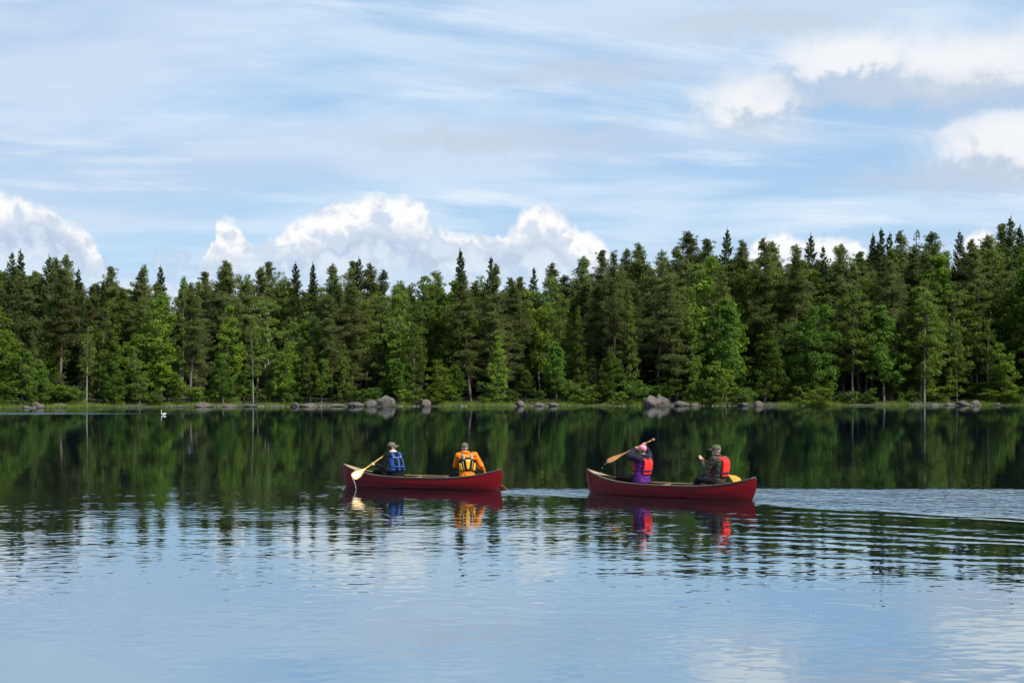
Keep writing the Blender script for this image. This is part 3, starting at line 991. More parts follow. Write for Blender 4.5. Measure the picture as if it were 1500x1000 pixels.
BOULDERS = [  # column, half width, height above water (m), depth, label
    (566, 1.45, 1.75, 0.3, 'large pale boulder with a sloping top beside short grass'),
    (543, 1.2, 1.05, 0.9, 'low dark boulder leaning against the large pale boulder'),
    (624, 0.78, 1.2, 0.2, 'upright reddish boulder standing alone in the grass bank'),
    (955, 1.45, 1.8, 0.4, 'tall lichen-covered half of the cleft twin boulder'),
    (968, 1.35, 1.95, 0.7, 'second taller half of the cleft twin boulder'),
    (946, 0.7, 1.3, 1.4, 'small grey stone tucked against the cleft twin boulder'),
    (996, 1.6, 0.95, 0.3, 'flat pinkish boulder next to the cleft twin boulder'),
    (1018, 1.1, 0.6, 0.4, 'low rounded stone beside the flat pinkish boulder'),
    (762, 0.75, 0.95, 0.1, 'pointed grey boulder at the end of the grass bank'),
    (789, 0.95, 0.7, -0.2, 'rounded brown boulder half in the water'),
    (811, 0.85, 0.72, 0.0, 'second rounded brown boulder half in the water'),
    (434, 0.75, 0.8, 0.3, 'reddish round boulder on the stony shore'),
    (452, 1.4, 0.75, 0.6, 'long low grey boulder beside the reddish round one'),
    (470, 0.6, 0.45, 0.0, 'small reddish stone on the stony shore'),
    (492, 1.3, 0.6, 0.8, 'brown flat boulder under the drooping birch'),
    (520, 1.5, 0.95, 0.9, 'long grey rock shelf behind the shore stones'),
    (298, 1.5, 0.95, 0.8, 'flat-topped boulder under the small leafy tree'),
    (335, 1.5, 0.6, 0.5, 'broad brown rock sloping into the water near the slender birch'),
    (365, 1.1, 0.55, 0.6, 'low dark rock at the foot of the slender white-trunked birch'),
    (262, 0.7, 0.4, 0.0, 'small pale stone at the edge of the reeds'),
    (53, 0.95, 0.85, 0.5, 'rounded brownish boulder at the grassy shore'),
    (87, 1.0, 0.75, 1.5, 'low grey boulder in the grass behind the shoreline'),
    (35, 0.8, 0.4, 0.0, 'flat pale stone at the waterline beside the brownish boulder'),
    (1110, 0.85, 0.8, 0.4, 'dark boulder in the shade of the round broadleaf tree'),
    (1090, 1.1, 0.75, 0.5, 'low shaded boulder under the leaning alder'),
    (1410, 1.1, 0.85, 0.5, 'grey boulder with flat side on the dark stony shore'),
    (1390, 0.8, 0.5, 0.2, 'small grey stone on the dark stony shore'),
    (1430, 1.0, 0.9, 0.7, 'pale angular boulder below the grey-stemmed birch pair'),
    (1368, 0.9, 0.55, 0.6, 'brown shore stone in deep shade of the pines'),
    (1460, 0.7, 0.5, 0.2, 'low pale stone at the end of the dark stony shore'),
]
for i, (px, hw, ht, dep, lab) in enumerate(BOULDERS):
    ht *= 0.66 if 425 < px < 530 or 255 < px < 370 else 0.84
    X, Y = at_shore(px, dep)
    o = new_obj('boulder', rock_mesh(100 + i, hw * 0.9, hw * random.uniform(0.75, 1.0), ht * 0.72), loc=(X, Y, ht * 0.30))
    o.rotation_euler = (0, 0, random.uniform(0, 6.28))
    tag(o, lab, 'boulder', None)

# small stones at the waterline
acc = Acc()
rs = np.random.default_rng(9)
ico = bmesh.new()
bmesh.ops.create_icosphere(ico, subdivisions=1, radius=1.0)
iv = np.array([v.co[:] for v in ico.verts])
iq = np.array([[v.index for v in f.verts] for f in ico.faces])
ico.free()
X = -115.0
while X < 115:
    X += abs(rs.normal(0, 0.20)) + 0.05
    px = 750 + X * F_PX / 195
    dense = 0.12 + max(0.0, mnoise.noise(Vector((X * 0.21, 3.0, 0.0)))) * 0.9 + 0.65 * (390 < px < 620 or 740 < px < 830 or 970 < px < 1110 or 1350 < px < 1480)
    if rs.uniform() > dense: continue
    Y = float(shore_y(X)) + rs.normal(0.1, 0.35)
    r = rs.uniform(0.05, 0.17) * rs.uniform(0.6, 1.4)
    acc.add(iv * (1 + rs.normal(0, 0.16, (len(iv), 1))) * [r * 1.5, r, r * 0.75] + [X, Y, max(0.0, float(ground_z(X, Y))) + 0.02], iq)
o = new_obj('shore_stones', acc.mesh('shore_stones', simple_mat('shore_stone', (0.15, 0.135, 0.12), 0.85, 0.2, 0.8)))
tag(o, 'line of small pale stones along the far waterline', 'stones', kind='stuff')

# grass and reeds on the bank
gmat = leaf_mat('bank_grass', (0.10, 0.15, 0.024), (0.20, 0.26, 0.042), 0.42, 0.02)
N = 90000
gx = rs.uniform(-115, 115, N)
gpx = 750 + gx * F_PX / 194
band = np.zeros(N)
for a, b_, w_ in ((-300, 30, 0.8), (30, 215, 0.8), (240, 345, 0.7), (380, 430, 0.25), (470, 560, 0.25), (590, 620, 1.0), (628, 760, 0.9), (820, 945, 1.0), (1012, 1060, 0.5), (1150, 1350, 0.85), (1465, 1900, 0.9)):
    band = np.maximum(band, w_ * ((gpx > a) & (gpx < b_)))
band = np.maximum(band, 0.14)
gd = rs.gamma(2.2, 0.75, N) - 0.35
clump = np.array([mnoise.noise(Vector((a * 0.5, b_ * 0.8, 2))) for a, b_ in zip(gx, gd)])
clump2 = np.array([mnoise.noise(Vector((a * 0.13, 7.0, 1.0))) for a in gx])
keep = (rs.uniform(0, 1, N) < band * (0.6 + clump + clump2 * 0.9)) & (gd < 5)
gx, gd = gx[keep], gd[keep]
gy = shore_y(gx) + gd
gz = np.maximum(ground_z(gx, gy), -0.1)
hgt = rs.uniform(0.22, 0.62, len(gx)) * (1 + 0.4 * clump[keep] + 0.9 * clump2[keep])
ang = rs.uniform(0, 2 * PI, len(gx))
wd = rs.uniform(0.012, 0.03, len(gx))
lean = rs.normal(0, 0.16, (len(gx), 2))
p0 = np.stack([gx, gy, gz], 1)
side = np.stack([np.cos(ang) * wd, np.sin(ang) * wd, 0 * wd], 1)
tip = p0 + np.stack([lean[:, 0], lean[:, 1], hgt], 1)
V = np.stack([p0 - side, p0 + side, tip], 1).reshape(-1, 3)
o = new_obj('grass', mesh_arrays('grass', V, np.arange(len(V)).reshape(-1, 3), gmat))
tag(o, 'bright green bank grass and reeds along the far shore', 'grass', kind='stuff')


# ------------------------------------------------------------------ canoes
def gel_mat(name, col, rough=0.22):
    m, nt, p = principled(name)
    tcn = nt.nodes.new('ShaderNodeTexCoord')
    v = S(nt, tcn.outputs['Object'])
    vx, vy, vz = sep(nt, v)
    n = noise(nt, v, 3.0, 5, 0.6)
    sc = noise(nt, xyz(nt, vx * 1.2, vy * 8.0, vz * 26.0), 1.0, 5, 0.65)
    c = mixc(nt, n.smooth(0.3, 0.7), tuple(a * 0.78 for a in col), col)
    c = mixc(nt, sc.smooth(0.62, 0.72) * 0.35, c, tuple(min(1, a * 1.5 + 0.008) for a in col))     # scuffs along the side
    nt.links.new(c.s, p.inputs['Base Color'])
    nt.links.new((n * 0.25 + rough - 0.1).s, p.inputs['Roughness'])
    p.inputs['Specular IOR Level'].default_value = 0.22
    return m


def wood_mat(name, a, b, rough=0.45, along=(2.0, 30.0, 30.0)):
    m, nt, p = principled(name)
    tcn = nt.nodes.new('ShaderNodeTexCoord')
    v = S(nt, tcn.outputs['Object'])
    vx, vy, vz = sep(nt, v)
    n = noise(nt, xyz(nt, vx * along[0], vy * along[1], vz * along[2]), 1.0, 5, 0.6)
    nt.links.new(mixc(nt, n.smooth(0.3, 0.7), a, b).s, p.inputs['Base Color'])
    p.inputs['Roughness'].default_value = rough
    return m


HULL = gel_mat('red_hull', (0.160, 0.0012, 0.004))
LINING = wood_mat('tan_lining', (0.085, 0.06, 0.038), (0.13, 0.095, 0.06), 0.7)
ASH = wood_mat('ash_wood', (0.27, 0.17, 0.085), (0.38, 0.26, 0.135), 0.45)
DARKRAIL = simple_mat('dark_rail', (0.035, 0.03, 0.028), 0.5)
CANE = wood_mat('cane_seat', (0.42, 0.31, 0.16), (0.55, 0.43, 0.25), 0.6, (60, 60, 10))
CL = 4.50


def hull_pt(tt, th, inset=0.0):
    """tt -1 stern .. 1 bow along the boat, th 0 keel .. 1 rail; one side"""
    a = abs(tt)
    b = 0.435 * max(0.0, 1 - a ** 2.3) ** 0.82 + 0.006
    zs = 0.285 + (0.30 if tt > 0 else 0.25) * a ** 3.2
    zk = -0.11 + 0.05 * a ** 4
    ang = th * PI / 2
    e = 2 / 2.7
    yy = b * math.sin(ang) ** e * (1.0 - 0.04 * th ** 6)
    zz = zk + (zs - zk) * (1 - math.cos(ang) ** e)
    f = (zz - zk) / (zs - zk)
    xx = tt * CL / 2 * (1 - 0.075 * (1 - f) ** 2.6 * a ** 8 - 0.010 * f ** 4 * a ** 8)
    if inset:
        yy = max(0.0, yy - inset * (0.3 + 0.7 * math.sin(ang)))
        zz += inset * math.cos(ang)
        xx *= 1 - inset / CL * 2
    return xx, yy, zz


def hull_mesh(name, mat, inset=0.0, ns=49, nr=15):
    bm = bmesh.new()
    st = [math.sin(k) for k in np.linspace(-PI / 2, PI / 2, ns)]
    grid = []
    for tt in st:
        ring = [hull_pt(tt, q, inset) for q in np.linspace(0, 1, nr)]
        grid.append([bm.verts.new((p_[0], -p_[1], p_[2])) for p_ in ring[::-1]] + [bm.verts.new(p_) for p_ in ring[1:]])
    for r1_, r2_ in zip(grid[:-1], grid[1:]):
        for k in range(len(r1_) - 1):
            bm.faces.new((r1_[k], r1_[k + 1], r2_[k + 1], r2_[k]))
    bmesh.ops.remove_doubles(bm, verts=bm.verts[:], dist=0.0008)
    me = bm_mesh(name, bm, mat, True)
    return me


def tube_mesh(name, pts, rad, sides, mat, squash=None):
    V, Q = tube(pts, rad if hasattr(rad, '__len__') else [rad] * len(pts), sides)
    n = len(pts)
    bm = bmesh.new()
    vs = [bm.verts.new(v) for v in V]
    for q in Q: bm.faces.new([vs[i] for i in q])
    bm.faces.new(vs[:sides]); bm.faces.new(vs[-sides:])
    return bm_mesh(name, bm, mat, True)


def box_mesh(name, sx, sy, sz, mat, bev=0.006):
    bm = bmesh.new()
    bmesh.ops.create_cube(bm, size=1.0, matrix=Matrix.Diagonal((sx, sy, sz, 1)))
    if bev:
        bmesh.ops.bevel(bm, geom=bm.edges[:], offset=bev, segments=2, affect='EDGES')
    return bm_mesh(name, bm, mat, False)


def poly_plate(name, outline_pts, z0, thick, mat):
    bm = bmesh.new()
    lo = [bm.verts.new((x_, y_, z_)) for x_, y_, z_ in outline_pts]
    hi = [bm.verts.new((x_, y_, z_ + thick)) for x_, y_, z_ in outline_pts]
    bm.faces.new(lo[::-1]); bm.faces.new(hi)
    n = len(lo)
    for k in range(n):
        bm.faces.new((lo[k], lo[(k + 1) % n], hi[(k + 1) % n], hi[k]))
    return bm_mesh(name, bm, mat, False)


def half_at(xx, zz):
    """inside half-width of the boat at a station and height"""
    tt = xx / (CL / 2)
    best = 0.0
    for q in np.linspace(0, 1, 60):
        p_ = hull_pt(tt, q, 0.014)
        if p_[2] <= zz: best = max(best, p_[1])
    return best


def make_canoe(label, loc, heading, seats):
    e = new_obj('canoe', None, loc=loc)
    e.rotation_euler = (0, 0, heading)
    tag(e, label, 'canoe', None)
    new_obj('hull', hull_mesh('hull', HULL), e)
    new_obj('lining', hull_mesh('lining', LINING, 0.014), e)
    st = np.linspace(-1, 1, 41)
    for sgn in (-1, 1):
        pts = []
        for tt in st:
            p_ = hull_pt(tt, 1)
            pts.append((p_[0], sgn * (p_[1] + 0.004), p_[2] + 0.004))
        g = new_obj('gunwale', tube_mesh('gunwale', pts, 0.017, 6, DARKRAIL), e)
        pin = [(q[0], sgn * max(0.003, abs(q[1]) - 0.026), q[2] + 0.006) for q in pts[1:-1]]
        new_obj('inner_rail', tube_mesh('inner_rail', pin, 0.013, 6, ASH), g)
    # stem bands
    for sg in (-1, 1):
        pts = [(hull_pt(sg, q)[0] + sg * 0.004, 0, hull_pt(sg, q)[2]) for q in np.linspace(0.15, 1, 12)]
        new_obj('stem_band', tube_mesh('stem_band', pts, 0.011, 6, HULL), e)
    # decks at both ends
    for sg, ln in ((1, 0.42), (-1, 0.36)):
        x1 = sg * (CL / 2 - 0.03)
        out = []
        for k in range(7):
            xx = x1 - sg * ln * k / 6
            p_ = hull_pt(xx / (CL / 2), 1)
            out.append((xx, max(0.004, p_[1] - 0.012), p_[2] + 0.006))
        ring = out + [(a_, -b_, c_) for a_, b_, c_ in out[::-1]]
        new_obj('deck', poly_plate('deck', ring, 0, 0.016, ASH), e)
    # floor boards just above the waterline
    xs_ = np.linspace(-1.85, 1.85, 15)
    ring = [(x_, half_at(x_, 0.02) - 0.004, 0.02) for x_ in xs_] + [(x_, -half_at(x_, 0.02) + 0.004, 0.02) for x_ in xs_[::-1]]
    new_obj('floor', poly_plate('floor', ring, 0, 0.012, LINING), e)
    for x_ in seats:
        w_ = half_at(x_, 0.20) * 2
        so = new_obj('seat', box_mesh('seat', 0.26, w_ * 0.72, 0.02, CANE), e, (x_, 0, 0.205))
        for dx_ in (-0.14, 0.14):
            fo = new_obj('seat_bar', box_mesh('seat_bar', 0.03, half_at(x_ + dx_, 0.2) * 2, 0.022, ASH), so, (dx_, 0, 0.0))
    for x_ in (0.15, -0.62, 0.78):
        z_ = hull_pt(x_ / (CL / 2), 1)[2] - 0.02
        new_obj('thwart', box_mesh('thwart', 0.055, half_at(x_, z_) * 2 + 0.01, 0.02, ASH), e, (x_, 0, z_))
    return e


def ray_pt(px, py, Y):
    return Vector(((px - 750) * Y / F_PX, Y, CAM_H + (HZ - py) * Y / F_PX))


# bow points away to the far shore; the port side faces the bank the photograph was taken from
B1 = (Vector((-2.36, 36.75, 0)), math.radians(180 - 20))
B2 = (Vector((3.72, 33.85, 0)), math.radians(180 - 33))
make_canoe('dark red canoe carrying the paddlers in blue vest and orange jacket', B1[0], B1[1], (0.98, -1.28))
make_canoe('dark red canoe carrying the paddlers in pink cap and red vests', B2[0], B2[1], (0.92, -1.22))


# ------------------------------------------------------------------ people
def remeshed(name, bm, mat, voxel=0.009, smooth=4, wrinkle=0.0, seed=0):
    """one continuous skin round the shapes in bm"""
    tmp = bpy.data.meshes.new('tmp')
    bmesh.ops.recalc_face_normals(bm, faces=bm.faces[:])
    bm.to_mesh(tmp); bm.free()
    o = bpy.data.objects.new('tmp', tmp)
    COL.objects.link(o)
    md = o.modifiers.new('r', 'REMESH')
    md.mode = 'VOXEL'
    md.voxel_size = voxel
    dg = bpy.context.evaluated_depsgraph_get()
    dg.update()
    me = bpy.data.meshes.new_from_object(o.evaluated_get(dg))
    bpy.data.objects.remove(o)
    bpy.data.meshes.remove(tmp)
    me.name = name
    b2 = bmesh.new(); b2.from_mesh(me)
    for _ in range(smooth):
        bmesh.ops.smooth_vert(b2, verts=b2.verts[:], factor=0.5, use_axis_x=True, use_axis_y=True, use_axis_z=True)
    if wrinkle:
        b2.normal_update()
        o_ = Vector((seed * 3.1, seed * 1.7, seed))
        for v in b2.verts:
            q = v.co + o_
            w_ = 1 - abs(mnoise.noise(Vector((q.x * 7, q.y * 7, q.z * 15)))) * 2
            v.co += v.normal * wrinkle * (w_ + 0.6 * mnoise.noise(q * 24))
    b2.to_mesh(me); b2.free()
    me.polygons.foreach_set('use_smooth', np.ones(len(me.polygons), bool))
    me.materials.clear()
    me.materials.append(mat)
    return me


def capsule(bm, a, b, ra, rb, seg=12):
    a, b = Vector(a), Vector(b)
    d = (b - a)
    L = d.length
    d = d.normalized() if L > 1e-6 else Vector((0, 0, 1))
    rot = d.to_track_quat('Z', 'Y').to_matrix()
    rings = []
    for k in range(4):
        ph = -PI / 2 + (k + 0.35) * PI / 2 / 3.6
        rings.append((ra * math.sin(ph), ra * math.cos(ph)))
    for k in range(4):
        ph = (k + 0.25) * PI / 2 / 4
        rings.append((L + rb * math.sin(ph), rb * math.cos(ph)))
    vs = []
    for z_, r_ in rings:
        vs.append([bm.verts.new(a + rot @ Vector((r_ * math.cos(q), r_ * math.sin(q), z_))) for q in np.linspace(0, 2 * PI, seg, endpoint=False)])
    for u, w_ in zip(vs[:-1], vs[1:]):
        for k in range(seg):
            bm.faces.new((u[k], u[(k + 1) % seg], w_[(k + 1) % seg], w_[k]))
    bm.faces.new(vs[0][::-1]); bm.faces.new(vs[-1])


def blob(bm, c, r, rot=None, sub=2):
    m = Matrix.Translation(Vector(c)) @ ((rot.to_4x4()) if rot is not None else Matrix.Identity(4)) @ Matrix.Diagonal((r[0], r[1], r[2], 1))
    bmesh.ops.create_icosphere(bm, subdivisions=sub, radius=1.0, matrix=m)


def loft(bm, rings, seg=20):
    """rings: centre, side vector, front vector (their lengths are the half-widths)"""
    vs = []
    for c_, sv, fv in rings:
        vs.append([bm.verts.new(Vector(c_) + sv * (math.copysign(abs(math.cos(q)) ** 0.85, math.cos(q))) + fv * (math.copysign(abs(math.sin(q)) ** 0.85, math.sin(q)))) for q in np.linspace(0, 2 * PI, seg, endpoint=False)])
    for u, w_ in zip(vs[:-1], vs[1:]):
        for k in range(seg):
            bm.faces.new((u[k], u[(k + 1) % seg], w_[(k + 1) % seg], w_[k]))
    bm.faces.new(vs[0][::-1]); bm.faces.new(vs[-1])


def hand(bm, centre, axis, wrist, right):
    """a fist closed round a shaft along axis: palm on the wrist's side, four fingers curled over, thumb across from the side"""
    c_, ax = Vector(centre), Vector(axis).normalized()
    w_ = (Vector(wrist) - c_)
    w_ = (w_ - ax * w_.dot(ax)).normalized()
    o_ = ax.cross(w_) * (1 if right else -1)
    blob(bm, c_ + w_ * 0.036, (0.047, 0.019, 0.030), Matrix((ax, o_, w_)).transposed())
    capsule(bm, c_ + w_ * 0.045, Vector(wrist), 0.026, 0.027, 10)
    for k, (off_, ln) in enumerate(((0.032, 0.95), (0.011, 1.05), (-0.011, 1.0), (-0.031, 0.82))):
        R0 = 0.027
        base_ = c_ + ax * off_
        pts = []
        for q in np.linspace(-0.1, 1.0, 5):
            an = q * ln * 3.6
            pts.append(base_ + w_ * math.cos(an) * R0 + o_ * math.sin(an) * R0)
        for a_, b_ in zip(pts[:-1], pts[1:]):
            capsule(bm, a_, b_, 0.0098, 0.0092, 8)
    t0 = c_ + ax * 0.044 + w_ * 0.03 - o_ * 0.012
    t1 = c_ + ax * 0.040 - o_ * 0.030 + w_ * 0.004
    t2 = c_ + ax * 0.022 - o_ * 0.022 - w_ * 0.020
    capsule(bm, t0, t1, 0.012, 0.011, 8)
    capsule(bm, t1, t2, 0.011, 0.009, 8)


def frame(fwd, up=(0, 0, 1)):
    f = Vector(fwd).normalized()
    u = Vector(up)
    r = f.cross(u).normalized()          # the person's right
    u = r.cross(f).normalized()
    return r, f, u


SKIN = simple_mat('skin', (0.52, 0.30, 0.21), 0.5, 0.06)


def person(spec):
    """joints come as (column, row, metres nearer or farther than the seat); everything is turned into metres round the seat"""
    Y0 = spec['Y']
    org = ray_pt(*spec['seat'], Y0)
    J = {k: ray_pt(v[0], v[1], Y0 + v[2]) - org for k, v in spec['J'].items()}
    e = new_obj('person', None, loc=org)
    e.empty_display_size = 0.2
    tag(e, spec['label'], 'person', None)
    r, f, u = frame(spec['face'])
    hr, hf, hu = frame(spec['look'], spec.get('hup', (0, 0, 1)))
    HR = Matrix((hr, hf, hu)).transposed()
    hd = J['head']
    sh, sc_ = spec.get('shoulder', 0.185), spec.get('size', 1.0)
    Ls, Rs = J['chest'] - r * sh + u * 0.085 * sc_, J['chest'] + r * sh + u * 0.085 * sc_
    if 'ls' in J: Ls = J['ls']
    if 'rs' in J: Rs = J['rs']
    hipL, hipR = J['pelvis'] - r * 0.09 + u * 0.0, J['pelvis'] + r * 0.09

    def torso(k, lo=0.0, hi=1.0):
        keys = [(J['pelvis'] - u * 0.05, 0.150, 0.115), (J['pelvis'] + u * 0.03, 0.168, 0.125), (J['waist'], 0.150, 0.108), (J['waist'].lerp(J['chest'], 0.5), 0.163, 0.116),
                (J['chest'], 0.182, 0.122), (J['chest'] + u * 0.07, 0.178, 0.110), (J['chest'].lerp(J['neck'], 0.78), 0.105, 0.082)]
        return [(c_, r * (a_ * sc_ + k), f * (b_ * sc_ + k)) for c_, a_, b_ in keys]

    # body: head with face, neck, trunk, arms with hands, legs with feet, all one skin
    bm = bmesh.new()
    blob(bm, hd + hu * 0.022, (0.076, 0.096, 0.098), HR, 3)
    blob(bm, hd + hf * 0.026 - hu * 0.055, (0.056, 0.066, 0.068), HR, 3)
    blob(bm, hd + hf * 0.100 - hu * 0.018, (0.013, 0.022, 0.018), HR)                   # nose
    blob(bm, hd + hf * 0.095 + hu * 0.004, (0.009, 0.012, 0.026), HR)
    blob(bm, hd + hf * 0.086 - hu * 0.060, (0.024, 0.010, 0.010), HR)                   # mouth
    blob(bm, hd + hf * 0.078 - hu * 0.100, (0.022, 0.018, 0.018), HR)                   # chin
    for sg in (-1, 1):
        blob(bm, hd + hr * 0.080 * sg - hu * 0.012 - hf * 0.008, (0.010, 0.018, 0.030), HR)   # ears
    capsule(bm, J['neck'] - u * 0.05, hd - hu * 0.04 - hf * 0.01, 0.056, 0.052)
    loft(bm, torso(-0.012))
    for S_, E_, H_ in ((Ls, J['le'], J['lh']), (Rs, J['re'], J['rh'])):
        capsule(bm, J['chest'].lerp(S_, 0.5) + u * 0.03, S_, 0.06, 0.052)
        capsule(bm, S_, E_, 0.050, 0.040)
        wr = H_ + (E_ - H_).normalized() * 0.075
        capsule(bm, E_, wr, 0.040, 0.027)
    for H_, E_, ax, rt in ((J['lh'], J['le'], spec['axis'], False), (J['rh'], J['re'], spec['axis'], True)):
        hand(bm, H_, ax, H_ + (E_ - H_).normalized() * 0.085, rt)
    for hp, kn, ft in ((hipL, J['lk'], J['lf']), (hipR, J['rk'], J['rf'])):
        capsule(bm, hp, kn, 0.082, 0.056)
        capsule(bm, kn, ft, 0.054, 0.038)
        capsule(bm, ft, ft + f * 0.14 - u * 0.02, 0.036, 0.030)
    body = new_obj('body', remeshed('body', bm, SKIN, 0.0075, 2), e)
    for sg in (-1, 1):
        bm = bmesh.new(); blob(bm, hd + hf * 0.083 + hr * 0.031 * sg + hu * 0.006, (0.012, 0.008, 0.008), HR)
        new_obj('eye', bm_mesh('eye', bm, simple_mat('eye', (0.05, 0.035, 0.03), 0.2)), body)

    # jacket
    bm = bmesh.new()
    jk = spec.get('bulk', 0.022)
    hoodr = spec.get('hood', 0.0)
    loft(bm, torso(jk)[0:])
    for S_, E_, H_ in ((Ls, J['le'], J['lh']), (Rs, J['re'], J['rh'])):
        capsule(bm, J['chest'].lerp(S_, 0.45) + u * 0.03, S_, 0.078 + jk * 0.6, 0.066 + jk * 0.6)
        capsule(bm, S_, E_, 0.060 + jk * 0.7, 0.050 + jk * 0.7)
        wr = H_ + (E_ - H_).normalized() * 0.085
        capsule(bm, E_, wr, 0.050 + jk * 0.6, 0.034 + jk * 0.3)
    if spec.get('skirt'):
        loft(bm, [(J['pelvis'] - u * 0.10, r * 0.235, f * 0.20), (J['pelvis'], r * 0.225, f * 0.185), (J['waist'], r * 0.19, f * 0.15)])
    new_obj('jacket', remeshed('jacket', bm, spec['jacket'], 0.012, 3, 0.011, len(spec['label'])), e)
    if 'sleeve' in spec:            # darker shoulders and sleeves over the jacket
        bm = bmesh.new()
        for S_, E_, H_ in ((Ls, J['le'], J['lh']), (Rs, J['re'], J['rh'])):
            capsule(bm, J['chest'].lerp(S_, 0.45) + u * 0.045, S_, 0.100 + jk * 0.6, 0.088 + jk * 0.6)
            capsule(bm, S_, E_, 0.082 + jk * 0.7, 0.072 + jk * 0.7)
            wr = H_ + (E_ - H_).normalized() * 0.09
            capsule(bm, E_, wr, 0.072 + jk * 0.6, 0.052 + jk * 0.3)
        loft(bm, [(J['chest'] + u * 0.03, r * 0.215, f * 0.16), (J['chest'] + u * 0.10, r * 0.205, f * 0.15), (J['neck'], r * 0.125, f * 0.11)])
        new_obj('sleeves', remeshed('sleeves', bm, spec['sleeve'], 0.012, 3, 0.006, 3), e)
    # collar or hood lying on the shoulders
    bm = bmesh.new()
    nk = J['neck']
    hoodr = spec.get('hood', 0.0)
    for k in range(14):
        q = 2 * PI * k / 14
        q2 = 2 * PI * (k + 1) / 14
        rad = 0.074 + hoodr * 0.5
        lift = lambda an: u * (0.012 + (0.0 if math.sin(an) > 0 else -0.02 * hoodr * 10))
        ca_, cb_ = nk + r * math.cos(q) * rad + f * math.sin(q) * rad + lift(q), nk + r * math.cos(q2) * rad + f * math.sin(q2) * rad + lift(q2)
        back = 1.0 + (1.0 if math.sin(q) < 0.2 else 0.0) * hoodr * 10
        capsule(bm, ca_, cb_, 0.026 * back, 0.026 * back, 8)
    new_obj('collar', remeshed('collar', bm, spec['collar'], 0.010, 2, 0.003, 5), e)
    # trousers and shoes
    bm = bmesh.new()
    loft(bm, [(J['pelvis'] - u * 0.075, r * 0.165, f * 0.125), (J['pelvis'] + u * 0.02, r * 0.18, f * 0.14), (J['pelvis'] + u * 0.07, r * 0.16, f * 0.12)])
    for hp, kn, ft in ((hipL, J['lk'], J['lf']), (hipR, J['rk'], J['rf'])):
        capsule(bm, hp, kn, 0.100, 0.078)
        capsule(bm, kn, ft + u * 0.03, 0.076, 0.055)
    new_obj('trousers', remeshed('trousers', bm, spec['trousers'], 0.012, 3, 0.006, 8), e)
    for ft in (J['lf'], J['rf']):
        bm = bmesh.new()
        capsule(bm, ft, ft + f * 0.15 - u * 0.02, 0.045, 0.040)
        new_obj('shoe', remeshed('shoe', bm, DARKRAIL, 0.012, 2), e)
    # cap with brim, hair
    bm = bmesh.new()
    blob(bm, hd + hu * 0.034 - hf * 0.002, (0.096, 0.116, 0.098), HR, 3)
    cut = hd + hu * spec.get('cap_low', 0.012)
    bmesh.ops.bisect_plane(bm, geom=bm.verts[:] + bm.edges[:] + bm.faces[:], plane_co=cut, plane_no=-hu, clear_outer=True)
    bmesh.ops.holes_fill(bm, edges=[q for q in bm.edges if q.is_boundary])
    cp = new_obj('cap', bm_mesh('cap', bm, spec['cap']), e)
    if spec.get('brim', True):
        bm = bmesh.new()
        n_ = 11
        top_, bot_ = [], []
        for k in range(n_):
            q = -1.15 + 2.3 * k / (n_ - 1)
            inn = hd + hu * (0.040 - 0.028 * math.sin(q) ** 2) + hr * math.sin(q) * 0.092 + hf * math.cos(q) * 0.106
            outp = hd + hu * (0.040 - 0.050 * math.sin(q) ** 2) + hr * math.sin(q) * 0.092 + hf * (0.110 * math.cos(q) + 0.095 * max(0, math.cos(q * 1.3)))
            top_.append((bm.verts.new(inn), bm.verts.new(outp)))
            bot_.append((bm.verts.new(inn - hu * 0.014), bm.verts.new(outp - hu * 0.014)))
        for k in range(n_ - 1):
            bm.faces.new((top_[k][0], top_[k + 1][0], top_[k + 1][1], top_[k][1]))
            bm.faces.new((bot_[k][0], bot_[k][1], bot_[k + 1][1], bot_[k + 1][0]))
            bm.faces.new((top_[k][1], top_[k + 1][1], bot_[k + 1][1], bot_[k][1]))
            bm.faces.new((top_[k][0], bot_[k][0], bot_[k + 1][0], top_[k + 1][0]))
        new_obj('brim', bm_mesh('brim', bm, spec['cap'], False), cp)
    bm = bmesh.new()
    blob(bm, hd + hu * 0.016 - hf * 0.022, (0.081, 0.086, 0.090), HR, 3)
    blob(bm, hd - hu * 0.040 - hf * 0.042, (0.060, 0.042, 0.034), HR, 2)
    new_obj('hair', remeshed('hair', bm, spec['hair'], 0.009, 1, 0.003, 2), e)
    # life vest
    spec['vest'](e, spec, J, r, f, u, torso, Ls, Rs)
    return e, org, J


